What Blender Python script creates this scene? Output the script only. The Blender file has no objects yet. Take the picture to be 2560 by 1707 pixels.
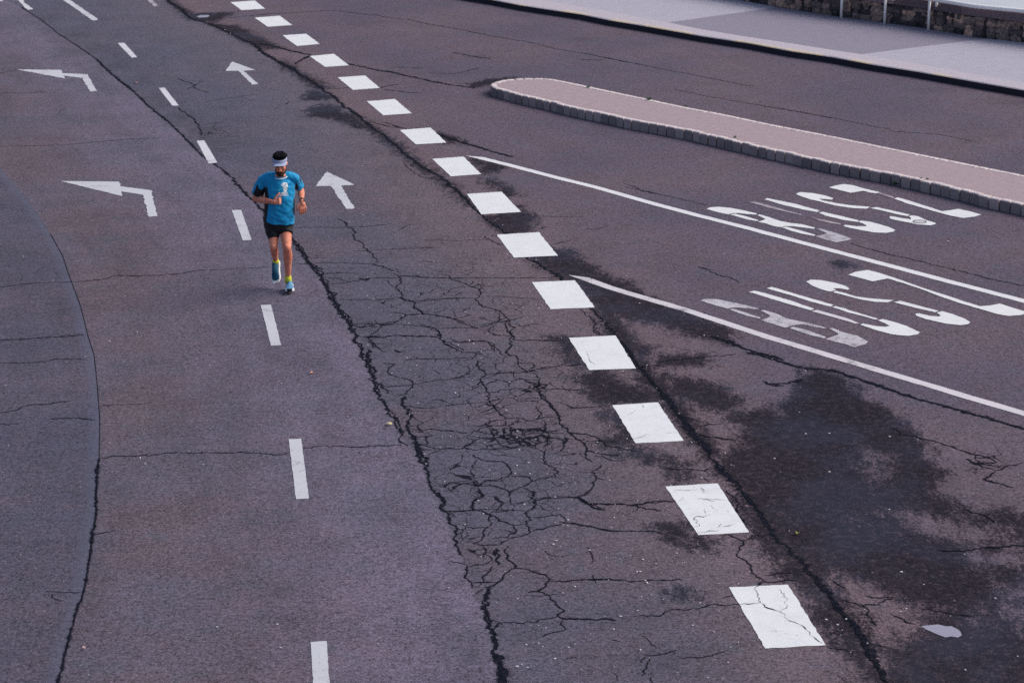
import bpy, bmesh, math, random
import numpy as np
from mathutils import Vector, Matrix, noise as mnoise
from mathutils.bvhtree import BVHTree

random.seed(7)
RNG = np.random.default_rng(11)
SC = bpy.context.scene
COL = SC.collection

# ------------------------------------------------------------------ camera
F, TH, RO, CH = 5500.0, 0.3120823, -0.01152498, 7.51422706     # focal (photo px), pitch, roll, height
PW, PH = 2560, 1707
_f = np.array([0, math.cos(TH), -math.sin(TH)]); _u = np.array([0, math.sin(TH), math.cos(TH)]); _r = np.array([1., 0, 0])
CR = _r*math.cos(RO) + _u*math.sin(RO); CU = -_r*math.sin(RO) + _u*math.cos(RO); CF = _f
cd = bpy.data.cameras.new('camera'); cam = bpy.data.objects.new('camera', cd); COL.objects.link(cam)
cd.sensor_width = 36; cd.sensor_fit = 'HORIZONTAL'; cd.lens = F/PW*36; cd.clip_end = 2000; cd.clip_start = 0.5
cam.matrix_world = Matrix(((CR[0], CU[0], -CF[0], 0), (CR[1], CU[1], -CF[1], 0), (CR[2], CU[2], -CF[2], CH), (0, 0, 0, 1)))
cd.dof.use_dof = True; cd.dof.focus_distance = 21.0; cd.dof.aperture_fstop = 5.0
SC.camera = cam

# ------------------------------------------------------------------ light
SUN_EL, SUN_AZ = math.radians(42), math.radians(84)      # azimuth measured from +Y towards +X
w = bpy.data.worlds.new('World'); SC.world = w; w.use_nodes = True
nt = w.node_tree; nt.nodes.clear()
sky = nt.nodes.new('ShaderNodeTexSky'); sky.sky_type = 'NISHITA'; sky.sun_disc = False
sky.sun_elevation = SUN_EL; sky.sun_rotation = SUN_AZ; sky.air_density = 1.0; sky.dust_density = 4.0; sky.ozone_density = 1.0
bg = nt.nodes.new('ShaderNodeBackground'); bg.inputs[1].default_value = 0.095
ow = nt.nodes.new('ShaderNodeOutputWorld')
nt.links.new(sky.outputs[0], bg.inputs[0]); nt.links.new(bg.outputs[0], ow.inputs[0])
sd = bpy.data.lights.new('sun', 'SUN'); sd.energy = 1.5; sd.angle = math.radians(42); sd.color = (1.0, 0.95, 0.88)
so = bpy.data.objects.new('sun', sd); COL.objects.link(so)
sdir = Vector((math.sin(SUN_AZ)*math.cos(SUN_EL), math.cos(SUN_AZ)*math.cos(SUN_EL), math.sin(SUN_EL)))
so.rotation_euler = sdir.to_track_quat('Z', 'Y').to_euler(); so.location = (20, 40, 30)
SC.view_settings.view_transform = 'Standard'; SC.view_settings.look = 'None'
SC.cycles.use_denoising = False
SC.view_settings.exposure = 0.48; SC.view_settings.gamma = 1.0

# ------------------------------------------------------------------ helpers
def gnd(p, z=0.0):
    p = np.asarray(p, float)
    x = (p[..., 0]-PW/2)/F; y = -(p[..., 1]-PH/2)/F
    d = CF + x[..., None]*CR + y[..., None]*CU
    t = (z-CH)/d[..., 2]
    return np.stack([d[..., 0]*t, d[..., 1]*t], -1)
def proj(X):
    X = np.asarray(X, float) - np.array([0, 0, CH]); zz = X@CF
    return np.stack([PW/2+F*(X@CR)/zz, PH/2-F*(X@CU)/zz], -1)
def fr(x0, y0, pts, s=0.30608):
    return [(x0+a*s, y0+b*s) for a, b in pts]
def pxm(y): return 0.1267*(y+943)          # photo pixels per metre on the road at row y

def link(o, parent=None):
    COL.objects.link(o)
    if parent is not None: o.parent = parent
    return o
def mesh_obj(name, verts, faces, mats, parent=None, fm=None, smooth=False):
    me = bpy.data.meshes.new(name); me.from_pydata([tuple(map(float, v)) for v in verts], [], faces)
    for m in (mats if isinstance(mats, (list, tuple)) else [mats]): me.materials.append(m)
    if fm is not None: me.polygons.foreach_set('material_index', fm)
    if smooth: me.polygons.foreach_set('use_smooth', [True]*len(me.polygons))
    me.update()
    return link(bpy.data.objects.new(name, me), parent)
def tag(o, label=None, cat=None, group=None, kind=None):
    if label: o['label'] = label
    if cat: o['category'] = cat
    if group: o['group'] = group
    if kind: o['kind'] = kind
    return o
def empty(name, loc=(0, 0, 0)):
    o = bpy.data.objects.new(name, None); o.location = loc; o.empty_display_size = .2; return link(o)

# ------------------------------------------------------------------ materials
class NT:
    def __init__(s, name):
        s.m = bpy.data.materials.new(name); s.m.use_nodes = True; s.t = s.m.node_tree; s.t.nodes.clear()
        s.out = s.n('ShaderNodeOutputMaterial'); s.b = s.n('ShaderNodeBsdfPrincipled'); s.l(s.b.outputs[0], s.out.inputs[0])
        s.b.inputs['Specular IOR Level'].default_value = 0.3
    def n(s, t, **k):
        x = s.t.nodes.new(t)
        for a, b in k.items(): setattr(x, a, b)
        return x
    def l(s, a, b): s.t.links.new(a, b)
    def pos(s): return s.n('ShaderNodeNewGeometry').outputs['Position']
    def obj(s): return s.n('ShaderNodeTexCoord').outputs['Object']
    def noise(s, v, scale, detail=3, rough=.5, dist=0):
        x = s.n('ShaderNodeTexNoise'); x.inputs['Scale'].default_value = scale; x.inputs['Detail'].default_value = detail
        x.inputs['Roughness'].default_value = rough; x.inputs['Distortion'].default_value = dist; s.l(v, x.inputs['Vector']); return x.outputs['Fac']
    def math(s, op, a, b=None, c=None, clamp=False):
        x = s.n('ShaderNodeMath', operation=op); x.use_clamp = clamp
        for i, v in enumerate((a, b, c)):
            if v is None: continue
            if isinstance(v, (int, float)): x.inputs[i].default_value = v
            else: s.l(v, x.inputs[i])
        return x.outputs[0]
    def ramp(s, v, lo, hi, a=0., b=1., smooth=True):
        x = s.n('ShaderNodeMapRange'); x.interpolation_type = 'SMOOTHSTEP' if smooth else 'LINEAR'
        s.l(v, x.inputs[0])
        for i, q in zip((1, 2, 3, 4), (lo, hi, a, b)): x.inputs[i].default_value = q
        return x.outputs[0]
    def mix(s, fac, a, b, bt='MIX'):
        x = s.n('ShaderNodeMix', data_type='RGBA', blend_type=bt)
        for i, v in ((0, fac), (6, a), (7, b)):
            if isinstance(v, (int, float)): x.inputs[i].default_value = v
            elif isinstance(v, tuple): x.inputs[i].default_value = (*v, 1) if len(v) == 3 else v
            else: s.l(v, x.inputs[i])
        return x.outputs[2]
    def yy(s, v):
        x = s.n('ShaderNodeSeparateXYZ'); s.l(v, x.inputs[0]); return x.outputs[1]
    def attr(s, name): 
        x = s.n('ShaderNodeAttribute', attribute_name=name); return x.outputs['Fac']
    def bump(s, h, st=.3, d=.01):
        x = s.n('ShaderNodeBump'); x.inputs['Strength'].default_value = st; x.inputs['Distance'].default_value = d
        s.l(h, x.inputs['Height']); s.l(x.outputs[0], s.b.inputs['Normal'])
    def scalev(s, v, sx, sy, sz=1, rot=0):
        x = s.n('ShaderNodeMapping'); s.l(v, x.inputs[0]); x.inputs['Scale'].default_value = (sx, sy, sz); x.inputs['Rotation'].default_value = (0, 0, rot); return x.outputs[0]
def L(r, g, b):
    f = lambda c: (c/255/12.92) if c/255 <= .04045 else ((c/255+.055)/1.055)**2.4
    return (f(r), f(g), f(b))
def K(c, k): return tuple(x*k for x in c)

AS = 0.72      # overall asphalt albedo scale
def grain_nodes(M, p, scales=((95, 1.3), (46, 2.2), (24, 1.5), (10, .7)), streak=True):
    g = None
    for sc_, a in scales:
        x = M.math('MULTIPLY', M.math('SUBTRACT', M.noise(p, sc_, 2, .75), .5), a)
        g = x if g is None else M.math('ADD', g, x)
    return g
def asphalt():
    M = NT('asphalt'); p = M.pos()
    wob = M.noise(p, 9, 4, .7)
    sA = M.math('ADD', M.attr('seam_west'), M.math('MULTIPLY', M.math('SUBTRACT', wob, .5), .05))
    sB = M.math('ADD', M.attr('joint_mid'), M.math('MULTIPLY', M.math('SUBTRACT', wob, .5), .16))
    sD = M.attr('joint_east')
    big = M.noise(p, .35, 3, .6); mid = M.noise(p, 1.6, 4, .65)
    # slabs of different asphalt
    cA = M.mix(M.ramp(big, .35, .65), K(L(88, 86, 106), AS), K(L(99, 92, 110), AS))
    cB = M.mix(M.ramp(M.attr('joint_mid'), -2.6, -.1), K(L(108, 95, 108), AS), K(L(121, 112, 134), AS))
    cB = M.mix(M.ramp(M.noise(p, .5, 3, .6), .38, .64, 0, .7), cB, K(L(104, 100, 120), AS))
    cC = M.mix(M.ramp(sD, -2.0, -.1), K(L(96, 93, 112), AS), K(L(118, 102, 112), AS))
    cC = M.mix(M.ramp(M.noise(p, .45, 3, .6), .45, .62, 0, .5), cC, K(L(112, 96, 108), AS))
    cD = M.mix(M.ramp(M.noise(p, .4, 4, .6), .36, .64), K(L(113, 97, 112), AS), K(L(99, 90, 109), AS))
    near = M.ramp(sD, 0.0, 1.4, 1, 0)
    cD = M.mix(M.math('MULTIPLY', near, .6), cD, K(L(124, 103, 108), AS))
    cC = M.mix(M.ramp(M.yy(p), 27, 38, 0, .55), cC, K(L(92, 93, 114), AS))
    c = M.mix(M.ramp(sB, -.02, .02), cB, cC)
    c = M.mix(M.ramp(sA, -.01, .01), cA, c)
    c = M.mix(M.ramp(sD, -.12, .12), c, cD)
    # wheel-track streaks following the lanes
    cmb = M.n('ShaderNodeCombineXYZ'); M.l(M.attr('joint_mid'), cmb.inputs[0])
    sep = M.n('ShaderNodeSeparateXYZ'); M.l(p, sep.inputs[0]); M.l(M.math('MULTIPLY', sep.outputs[1], .12), cmb.inputs[1])
    st = M.noise(cmb.outputs[0], 1.7, 3, .6)
    west = M.ramp(sB, -.05, .05, 1, .35)
    c = M.mix(M.math('MULTIPLY', M.ramp(st, .34, .56, .28, 0), west), c, K(L(74, 70, 84), AS))
    # mottling and grain
    hue = M.noise(p, 2.6, 5, .8)
    c = M.mix(M.ramp(hue, .50, .70, 0, .35), c, K(L(118, 100, 112), AS)); c = M.mix(M.ramp(hue, .33, .48, .5, 0), c, K(L(92, 96, 112), AS))
    g = grain_nodes(M, p)
    fac = M.math('ADD', M.math('ADD', 1.0, M.math('MULTIPLY', g, 1.35)), M.math('MULTIPLY', M.math('SUBTRACT', mid, .5), .70))
    fac = M.math('MAXIMUM', fac, .15)
    vm = M.n('ShaderNodeVectorMath', operation='SCALE'); M.l(c, vm.inputs[0]); M.l(fac, vm.inputs['Scale']); c = vm.outputs[0]
    # general dirt
    dirt = M.math('MULTIPLY', M.attr('dirt'), M.ramp(M.noise(p, 7, 5, .75), .40, .62, .15, 1.0))
    c = M.mix(dirt, c, L(47, 47, 60))
    # seam highlights : worn pale lip west of the seam
    lip = M.math('MULTIPLY', M.ramp(sA, -.16, -.02), M.ramp(sA, -.01, .0, 1, 0))
    c = M.mix(M.math('MULTIPLY', lip, .5), c, K(L(102, 106, 130), AS))
    # fine alligator cracking
    d1 = M.n('ShaderNodeTexNoise'); d1.inputs['Scale'].default_value = 3.0; d1.inputs['Detail'].default_value = 5; M.l(p, d1.inputs['Vector'])
    va = M.n('ShaderNodeVectorMath', operation='MULTIPLY_ADD'); M.l(d1.outputs['Color'], va.inputs[0]); va.inputs[1].default_value = (.35, .35, 0); M.l(p, va.inputs[2])
    vo = M.n('ShaderNodeTexVoronoi', feature='DISTANCE_TO_EDGE'); vo.inputs['Scale'].default_value = 4.2; M.l(va.outputs[0], vo.inputs['Vector'])
    al = M.attr('crazing')
    al = M.math('MULTIPLY', al, M.ramp(sB, .0, .12))
    thr = M.math('MULTIPLY', M.math('MULTIPLY', al, M.ramp(M.noise(p, 1.3, 3, .6), .35, .6, .25, 1)), .075)
    ck = M.ramp(M.math('SUBTRACT', thr, vo.outputs['Distance']), -.004, .012)
    vo2 = M.n('ShaderNodeTexVoronoi', feature='DISTANCE_TO_EDGE'); vo2.inputs['Scale'].default_value = 9.0; M.l(va.outputs[0], vo2.inputs['Vector'])
    thr2 = M.math('MULTIPLY', M.math('MULTIPLY', M.ramp(al, .4, .9), M.ramp(M.noise(p, 2.3, 3, .6), .42, .58)), .09)
    ck = M.math('MAXIMUM', ck, M.ramp(M.math('SUBTRACT', thr2, vo2.outputs['Distance']), -.006, .02))
    c = M.mix(M.math('MULTIPLY', ck, .90), c, L(18, 21, 31))
    # damp patches with a frayed edge
    fray = M.math('ADD', M.math('MULTIPLY', M.math('SUBTRACT', M.noise(M.scalev(p, 1.0, .45, 1, .35), 6.5, 7, .90), .5), 1.25),
                  M.math('MULTIPLY', M.math('SUBTRACT', M.noise(p, 38, 3, .8), .5), .55))
    wv = M.math('ADD', M.attr('damp'), fray)
    wet = M.ramp(wv, -.07, .12)
    wet = M.math('MULTIPLY', wet, M.ramp(M.noise(p, 13, 6, .88), .34, .54, .62, 1))
    wetc = M.mix(M.ramp(M.noise(p, .8, 3, .6), .42, .66), L(20, 21, 29), L(36, 41, 56))
    wetc = M.mix(M.ramp(M.noise(p, 50, 3, .8), .48, .78, 0, .55), wetc, L(84, 80, 98))
    c = M.mix(M.math('MULTIPLY', wet, .90), c, wetc)
    # tiny light stones in the surface
    v2 = M.n('ShaderNodeTexVoronoi'); v2.inputs['Scale'].default_value = 7.0; v2.inputs['Randomness'].default_value = 1; M.l(p, v2.inputs['Vector'])
    sp = M.ramp(v2.outputs['Distance'], .055, .075, 1, 0)
    pick = M.n('ShaderNodeSeparateColor'); M.l(v2.outputs['Color'], pick.inputs[0])
    sp = M.math('MULTIPLY', sp, M.ramp(pick.outputs[0], .80, .9))
    c = M.mix(M.math('MULTIPLY', sp, .28), c, L(200, 190, 200))
    M.l(M.ramp(M.math('MAXIMUM', wet, ck), 0, 1, .30, .03), M.b.inputs['Specular IOR Level'])
    M.l(c, M.b.inputs['Base Color'])
    M.l(M.math('ADD', M.ramp(wet, 0, 1, .92, .80), 0), M.b.inputs['Roughness'])
    M.bump(M.math('ADD', M.noise(p, 70, 3, .7), M.math('MULTIPLY', M.noise(p, 25, 2, .6), .6)), .55, .006)
    return M.m
def crack_mat():
    M = NT('crack_filler'); p = M.pos()
    c = M.mix(M.ramp(M.noise(p, 30, 3, .7), .45, .75), L(19, 23, 33), L(50, 49, 62))
    M.b.inputs['Specular IOR Level'].default_value = 0.02
    M.l(c, M.b.inputs['Base Color']); M.b.inputs['Roughness'].default_value = .95; return M.m
def paint(name, base, wear=.1, coarse=.0, under=L(104, 92, 108), crackle=False):
    M = NT(name); p = M.pos()
    g = M.noise(p, 70, 3, .75); b = M.noise(p, 6, 5, .7); lo = M.noise(p, 1.4, 3, .6)
    c = M.mix(M.ramp(b, .3, .7), K(base, .90), base)
    c = M.mix(M.ramp(M.noise(p, 2.2, 4, .7), .5, .75, 0, .25), c, K(L(190, 196, 216), .9))
    vm = M.n('ShaderNodeVectorMath', operation='SCALE'); M.l(c, vm.inputs[0]); M.l(M.math('ADD', .80, M.math('MULTIPLY', g, .38)), vm.inputs['Scale']); c = vm.outputs[0]
    wn = M.math('ADD', M.math('MULTIPLY', g, .45), M.math('ADD', M.math('MULTIPLY', b, .35), M.math('MULTIPLY', lo, .2+coarse)))
    worn = M.ramp(wn, .52+coarse/2-.0+ (.5-wear)*.30 - .05, .60+coarse/2+(.5-wear)*.30, 0, .9)
    c = M.mix(worn, c, K(under, AS))
    M.l(c, M.b.inputs['Base Color']); M.b.inputs['Roughness'].default_value = .7
    M.bump(g, .25, .003)
    return M.m
def plain(name, base, var=.12, scale=20, rough=.85, bump=.2, spec=None, coord='obj', tint=None):
    M = NT(name); p = M.obj() if coord == 'obj' else M.pos()
    n = M.noise(p, scale, 4, .7); n2 = M.noise(p, scale*.12, 3, .6)
    fac = M.math('ADD', 1-var, M.math('ADD', M.math('MULTIPLY', n, var), M.math('MULTIPLY', n2, var)))
    vm = M.n('ShaderNodeVectorMath', operation='SCALE'); vm.inputs[0].default_value = base; M.l(fac, vm.inputs['Scale']); c = vm.outputs[0]
    if tint: c = M.mix(M.ramp(M.noise(p, scale*.3, 4, .7), .45, .7, 0, tint[1]), c, tint[0])
    M.l(c, M.b.inputs['Base Color']); M.b.inputs['Roughness'].default_value = rough
    if spec is not None: M.b.inputs['Specular IOR Level'].default_value = spec
    if bump: M.bump(n, bump, .01)
    return M.m

M_ASPH = asphalt(); M_CRACK = crack_mat()
WHITE = (.76, .78, .81)
M_FRESH = paint('fresh_road_paint', WHITE, .22)
M_WORN = paint('worn_road_paint', (.66, .66, .72), .38)
M_FADED = paint('faded_road_paint', (.50, .46, .52), .62, .3)
M_GREY = paint('grey_road_paint', (.58, .59, .65), .34)

# ------------------------------------------------------------------ traced layout (photo pixels -> metres on the road)
SEAM_W = [(-60, 330), (-20, 385), (0, 415), (27.5, 452), (73.5, 507), (98, 542), (125.5, 583.7), (156, 638.8), (171.4, 684.7), (180.6, 709), (202, 767.3), (220.4, 840.8), (235.7, 888.8), (243.3, 962), (249.5, 1045), (248, 1146), (242, 1195), (241, 1250), (237, 1306.6), (229.6, 1343), (218.8, 1426), (205, 1490), (183.6, 1557.6), (159, 1652.5), (143.9, 1707), (100, 1830)]
JOINT_M = [(-40, -30), (0, -5), (52, 18), (116, 61), (171, 101), (239, 147), (284.6, 190), (330.6, 226.5), (367, 263), (419, 303), (465, 349), (505, 389), (538.6, 413), (575, 441), (600, 471), (640, 510), (700, 563), (734, 602), (755.6, 632.6), (780, 663), (801.6, 690.8), (817, 721), (838, 758), (856.7, 788.7), (875, 815), (888.5, 836.7), (904, 873.5), (918, 905), (930, 935), (945, 980), (968, 1020), (990, 1051), (1003, 1085), (1023, 1116), (1044.6, 1145), (1060, 1180), (1072, 1210), (1092, 1245), (1110, 1290), (1130, 1340), (1148, 1380), (1164, 1420), (1180, 1465), (1200, 1515), (1215, 1555), (1228, 1600), (1236, 1640), (1246, 1680), (1254, 1720), (1280, 1830)]
JOINT_E = [(330, -60), (418, 0), (458, 27.5), (482.6, 49), (534.7, 64), (583.7, 88.8), (632.6, 110), (660, 134.7), (703, 159), (736.7, 176), (767, 196), (798, 217), (828.6, 238.8), (859, 266), (889.8, 284.7), (926.5, 315), (966, 343), (1006, 376.5), (1040, 406), (1092, 437), (1128.6, 467), (1171, 507), (1208, 541), (1260, 580.6), (1318, 645), (1379.6, 681.6), (1404, 700), (1450, 745), (1502, 795), (1534, 833.7), (1565, 870), (1592, 913), (1626, 950), (1657, 983.6), (1681, 1011), (1712, 1054), (1739, 1091), (1776, 1130.6), (1794.5, 1161), (1822, 1192), (1852.6, 1225.5), (1920, 1319), (1981, 1380), (2024, 1435), (2073, 1487), (2116, 1542), (2158.8, 1603.5), (2189.5, 1661.7), (2220, 1707), (2300, 1830)]

DAMP = [  # (polygon, offset in metres)
 fr(1250, 750, [(1265,275),(1340,295),(1430,325),(1470,395),(1570,435),(1650,485),(1710,560),(1770,640),(1810,720),(1770,785),(1860,825),(1960,865),(2040,855),(2146,875),(2300,890),(2300,1130),(2300,1400),(2400,1800),(1660,1800),(1560,1568),(1500,1430),(1560,1420),(1600,1370),(1700,1365),(1745,1330),(1680,1250),(1560,1180),(1400,1120),(1330,1105),(1260,1080),(1180,1050),(1080,950),(1000,870),(960,760),(890,720),(870,660),(900,620),(1010,600),(980,560),(1010,530),(940,490),(960,450),(1150,470),(1120,440),(1190,385)], .6104),
 [(1318, 645), (1376, 620), (1430, 627), (1455, 654), (1490, 672), (1520, 694), (1566, 706), (1600, 735), (1667, 764), (1720, 782), (1829, 825), (1812, 858), (1731, 838), (1652, 813), (1560, 795), (1500, 772), (1470, 745), (1440, 715), (1379, 682)],
 [(1208, 541), (1306, 530), (1295, 515), (1340, 541), (1325, 575), (1306, 581), (1255, 586)],
 [(1204, 440), (1250, 455), (1290, 485), (1275, 490), (1240, 470)],
 [(1178, 398), (1225, 406), (1258, 418), (1216, 436)],
 [(1092, 333), (1140, 345), (1165, 360), (1118, 358)],
 [(1378, 842), (1424, 843), (1462, 921), (1436, 915), (1403, 883)],
 [(1434, 935), (1504, 924), (1550, 953), (1597, 969), (1645, 984), (1657, 1003), (1534, 1010), (1504, 1004), (1456, 973)],
 [(1580, 860), (1640, 867), (1626, 888), (1583, 882)],
 [(1641, 889), (1775, 889), (1757, 915), (1655, 915)],
 [(1662, 938), (1793, 960), (1849, 999), (1828, 1032), (1773, 1022), (1716, 998), (1668, 981)],
 [(1512, 1022), (1548, 1040), (1588, 1103), (1514, 1114), (1502, 1106), (1555, 1090), (1526, 1066)],
 [(1534, 1118), (1611, 1130), (1668, 1147), (1711, 1166), (1729, 1189), (1700, 1203), (1667, 1166), (1595, 1151), (1545, 1139)],
 [(1826, 1037), (1901, 1024), (1962, 1043), (1962, 1056), (1840, 1056)],
 [(1630, 1312), (1694, 1305), (1733, 1340), (1763, 1355), (1776, 1376), (1749, 1373), (1704, 1351), (1667, 1344)],
 [(1686, 1478), (1703, 1472), (1722, 1476), (1725, 1492), (1708, 1497), (1688, 1494)],
 [(2088, 660), (2110, 654), (2134, 660), (2130, 668), (2108, 671), (2090, 668)],
 [(418, -8), (446, 14), (484, 34), (582, 32), (534, 56), (480, 52), (440, 18)],
 [(520, 58), (590, 66), (660, 98), (700, 122), (655, 122), (610, 104), (560, 78)],
 [(704, 150), (744, 176), (820, 218), (800, 226), (745, 190), (706, 168)],
 [(762, 240), (775, 227), (800, 226), (835, 246), (800, 250), (768, 250)],
 [(768, 276), (800, 262), (830, 264), (868, 286), (925, 318), (890, 318), (830, 296), (775, 290)],
 [(880, 285), (930, 318), (975, 345), (1010, 372), (1040, 400), (1085, 430), (1128, 462), (1190, 520), (1160, 502), (1100, 455), (1040, 415), (990, 375), (935, 335), (880, 300)],
 [(1172, 211), (1218, 199), (1290, 193), (1222, 213), (1188, 220)],
 [(1490, 720), (1505, 760), (1560, 830), (1600, 890), (1640, 945), (1690, 1000), (1740, 1080), (1790, 1140), (1768, 1135), (1700, 1050), (1655, 992), (1610, 945), (1560, 875), (1515, 815)],
 [(1848, 1245), (1905, 1275), (1950, 1340), (2010, 1390), (2050, 1440), (2100, 1500), (2160, 1580), (2210, 1640), (2270, 1707), (2380, 1830), (2290, 1830), (2170, 1707), (2140, 1640), (2080, 1570), (2040, 1500), (1990, 1440), (1930, 1370), (1880, 1300)],
]
DRY = [  # lighter islands inside the big damp patch: polygon, how much it lowers the field
 (fr(1250, 750, [(1470,600),(1590,610),(1620,720),(1540,760),(1480,700)], .6104), .26),
 (fr(1250, 750, [(1420,880),(1500,875),(1520,920),(1440,930)], .6104), .2),
 (fr(1250, 750, [(1600,870),(1700,850),(1850,900),(1960,930),(2060,990),(1900,1000),(1680,970)], .6104), .27),
 (fr(1250, 750, [(1880,860),(2150,930),(2200,1000),(2060,980)], .6104), .16),
 (fr(1250, 750, [(1890,1040),(2000,1020),(2200,1030),(2180,1090),(1960,1110)], .6104), .28),
 (fr(1250, 750, [(2040,1170),(2200,1130),(2250,1370),(2100,1350),(2020,1290)], .6104), .24),
 (fr(1250, 750, [(1760,1240),(1900,1260),(1980,1330),(1860,1310)], .6104), .2),
 (fr(1250, 750, [(1660,1330),(1730,1370),(1700,1480),(1600,1500),(1560,1440)], .6104), .12),
 (fr(1250, 750, [(1500,1480),(1650,1500),(1620,1600),(1540,1600)], .6104), .14),
 (fr(1250, 750, [(2020,1400),(2200,1420),(2200,1600),(2080,1560)], .6104), .06),
]
DIRT = [(545, 380, 30, 14, .8), (515, 330, 40, 16, .7), (460, 290, 40, 18, .7), (400, 245, 34, 16, .6), (350, 205, 34, 16, .6), (300, 160, 34, 16, .7), (250, 120, 30, 14, .6), (190, 90, 40, 14, .5), (120, 45, 40, 12, .5), (1180, 1640, 30, 40, .4), (1340, 1180, 60, 30, .35), (1500, 1560, 120, 30, .3), (1700, 1660, 120, 40, .3), (2330, 225, 60, 8, .4), (2520, 255, 60, 10, .5), (705, 1488, 22, 14, .75), (722, 1545, 18, 16, .75), (560, 355, 60, 26, .55), (480, 300, 50, 24, .4), (420, 255, 50, 26, .35), (290, 135, 46, 26, .45), (330, 160, 40, 18, .35), (150, 285, 18, 22, .4), (75, 45, 60, 16, .35),
        (235, 1390, 18, 70, .35), (280, 1240, 60, 60, .35), (150, 683, 10, 12, .6), (1090, 1090, 90, 40, .25), (1330, 1110, 60, 30, .3), (890, 820, 40, 40, .4), (890, 905, 20, 30, .3), (1150, 1400, 60, 80, .25), (1000, 190, 60, 12, .4), (1060, 205, 60, 10, .4), (1120, 185, 50, 8, .35), (1020, 165, 50, 8, .3),
        (1195, 142, 26, 5, .6), (1450, 100, 20, 6, .4), (905, 60, 70, 10, .3), (1700, 1230, 40, 16, .4), (740, 560, 60, 8, .12), (700, 700, 60, 10, .12), (2060, 1040, 60, 25, .4), (2220, 1130, 50, 40, .5), (2430, 1160, 30, 18, .5), (2350, 1220, 110, 40, .35), (2480, 1250, 90, 40, .4), (1680, 660, 60, 20, .3), (1780, 690, 60, 18, .3), (2000, 480, 60, 16, .25), (1640, 1000, 60, 30, .3), (2440, 330, 80, 20, .25), (590, 1100, 30, 200, .15), (690, 650, 40, 9, .3), (690, 712, 70, 10, .2)]
CRAZE = [(1290, 1085, 90, 46, 1.0), (1180, 900, 150, 60, .30), (1330, 960, 60, 80, .7), (1150, 1330, 60, 110, .75), (1390, 1090, 70, 60, .75), (935, 860, 50, 60, .6), (1040, 1100, 40, 70, .7), (1270, 800, 60, 70, .5), (980, 780, 110, 50, .3), (1500, 1100, 60, 30, .5), (1300, 1250, 160, 60, .35), (2470, 1155, 60, 25, .6), (1130, 1500, 30, 80, .35)]
CRAZE += [(1130, 720, 150, 90, .38), (1230, 980, 130, 150, .42), (1150, 1180, 90, 90, .5), (1420, 1220, 120, 60, .3), (960, 1000, 30, 60, .6), (1180, 1480, 40, 70, .6), (820, 690, 60, 50, .35),(560, 330, 60, 30, .4)]

def seg_dist(P, A, B):
    d = B-A; t = np.clip(((P-A)@d)/max(d@d, 1e-12), 0, 1)
    return np.linalg.norm(P-(A+t[:, None]*d), axis=1)
def poly_sdf(P, Q):                                    # positive inside
    Q = np.asarray(Q); dm = np.full(len(P), 1e9); ins = np.zeros(len(P), bool)
    for i in range(len(Q)):
        A, B = Q[i], Q[(i+1) % len(Q)]
        dm = np.minimum(dm, seg_dist(P, A, B))
        c = ((A[1] > P[:, 1]) != (B[1] > P[:, 1]))
        with np.errstate(divide='ignore', invalid='ignore'):
            xx = (B[0]-A[0])*(P[:, 1]-A[1])/(B[1]-A[1])+A[0]
        ins ^= c & (P[:, 0] < xx)
    return np.where(ins, dm, -dm)
def line_sdf(P, Q):                                    # signed: positive to the east (right looking away)
    Q = np.asarray(Q); best = np.full(len(P), 1e9); sg = np.ones(len(P))
    for i in range(len(Q)-1):
        A, B = Q[i], Q[i+1]; d = seg_dist(P, A, B)
        cr = (B[0]-A[0])*(P[:, 1]-A[1])-(B[1]-A[1])*(P[:, 0]-A[0])
        m = d < best-1e-9; best = np.where(m, d, best); sg = np.where(m, np.sign(cr), sg)
    return best*sg

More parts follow.
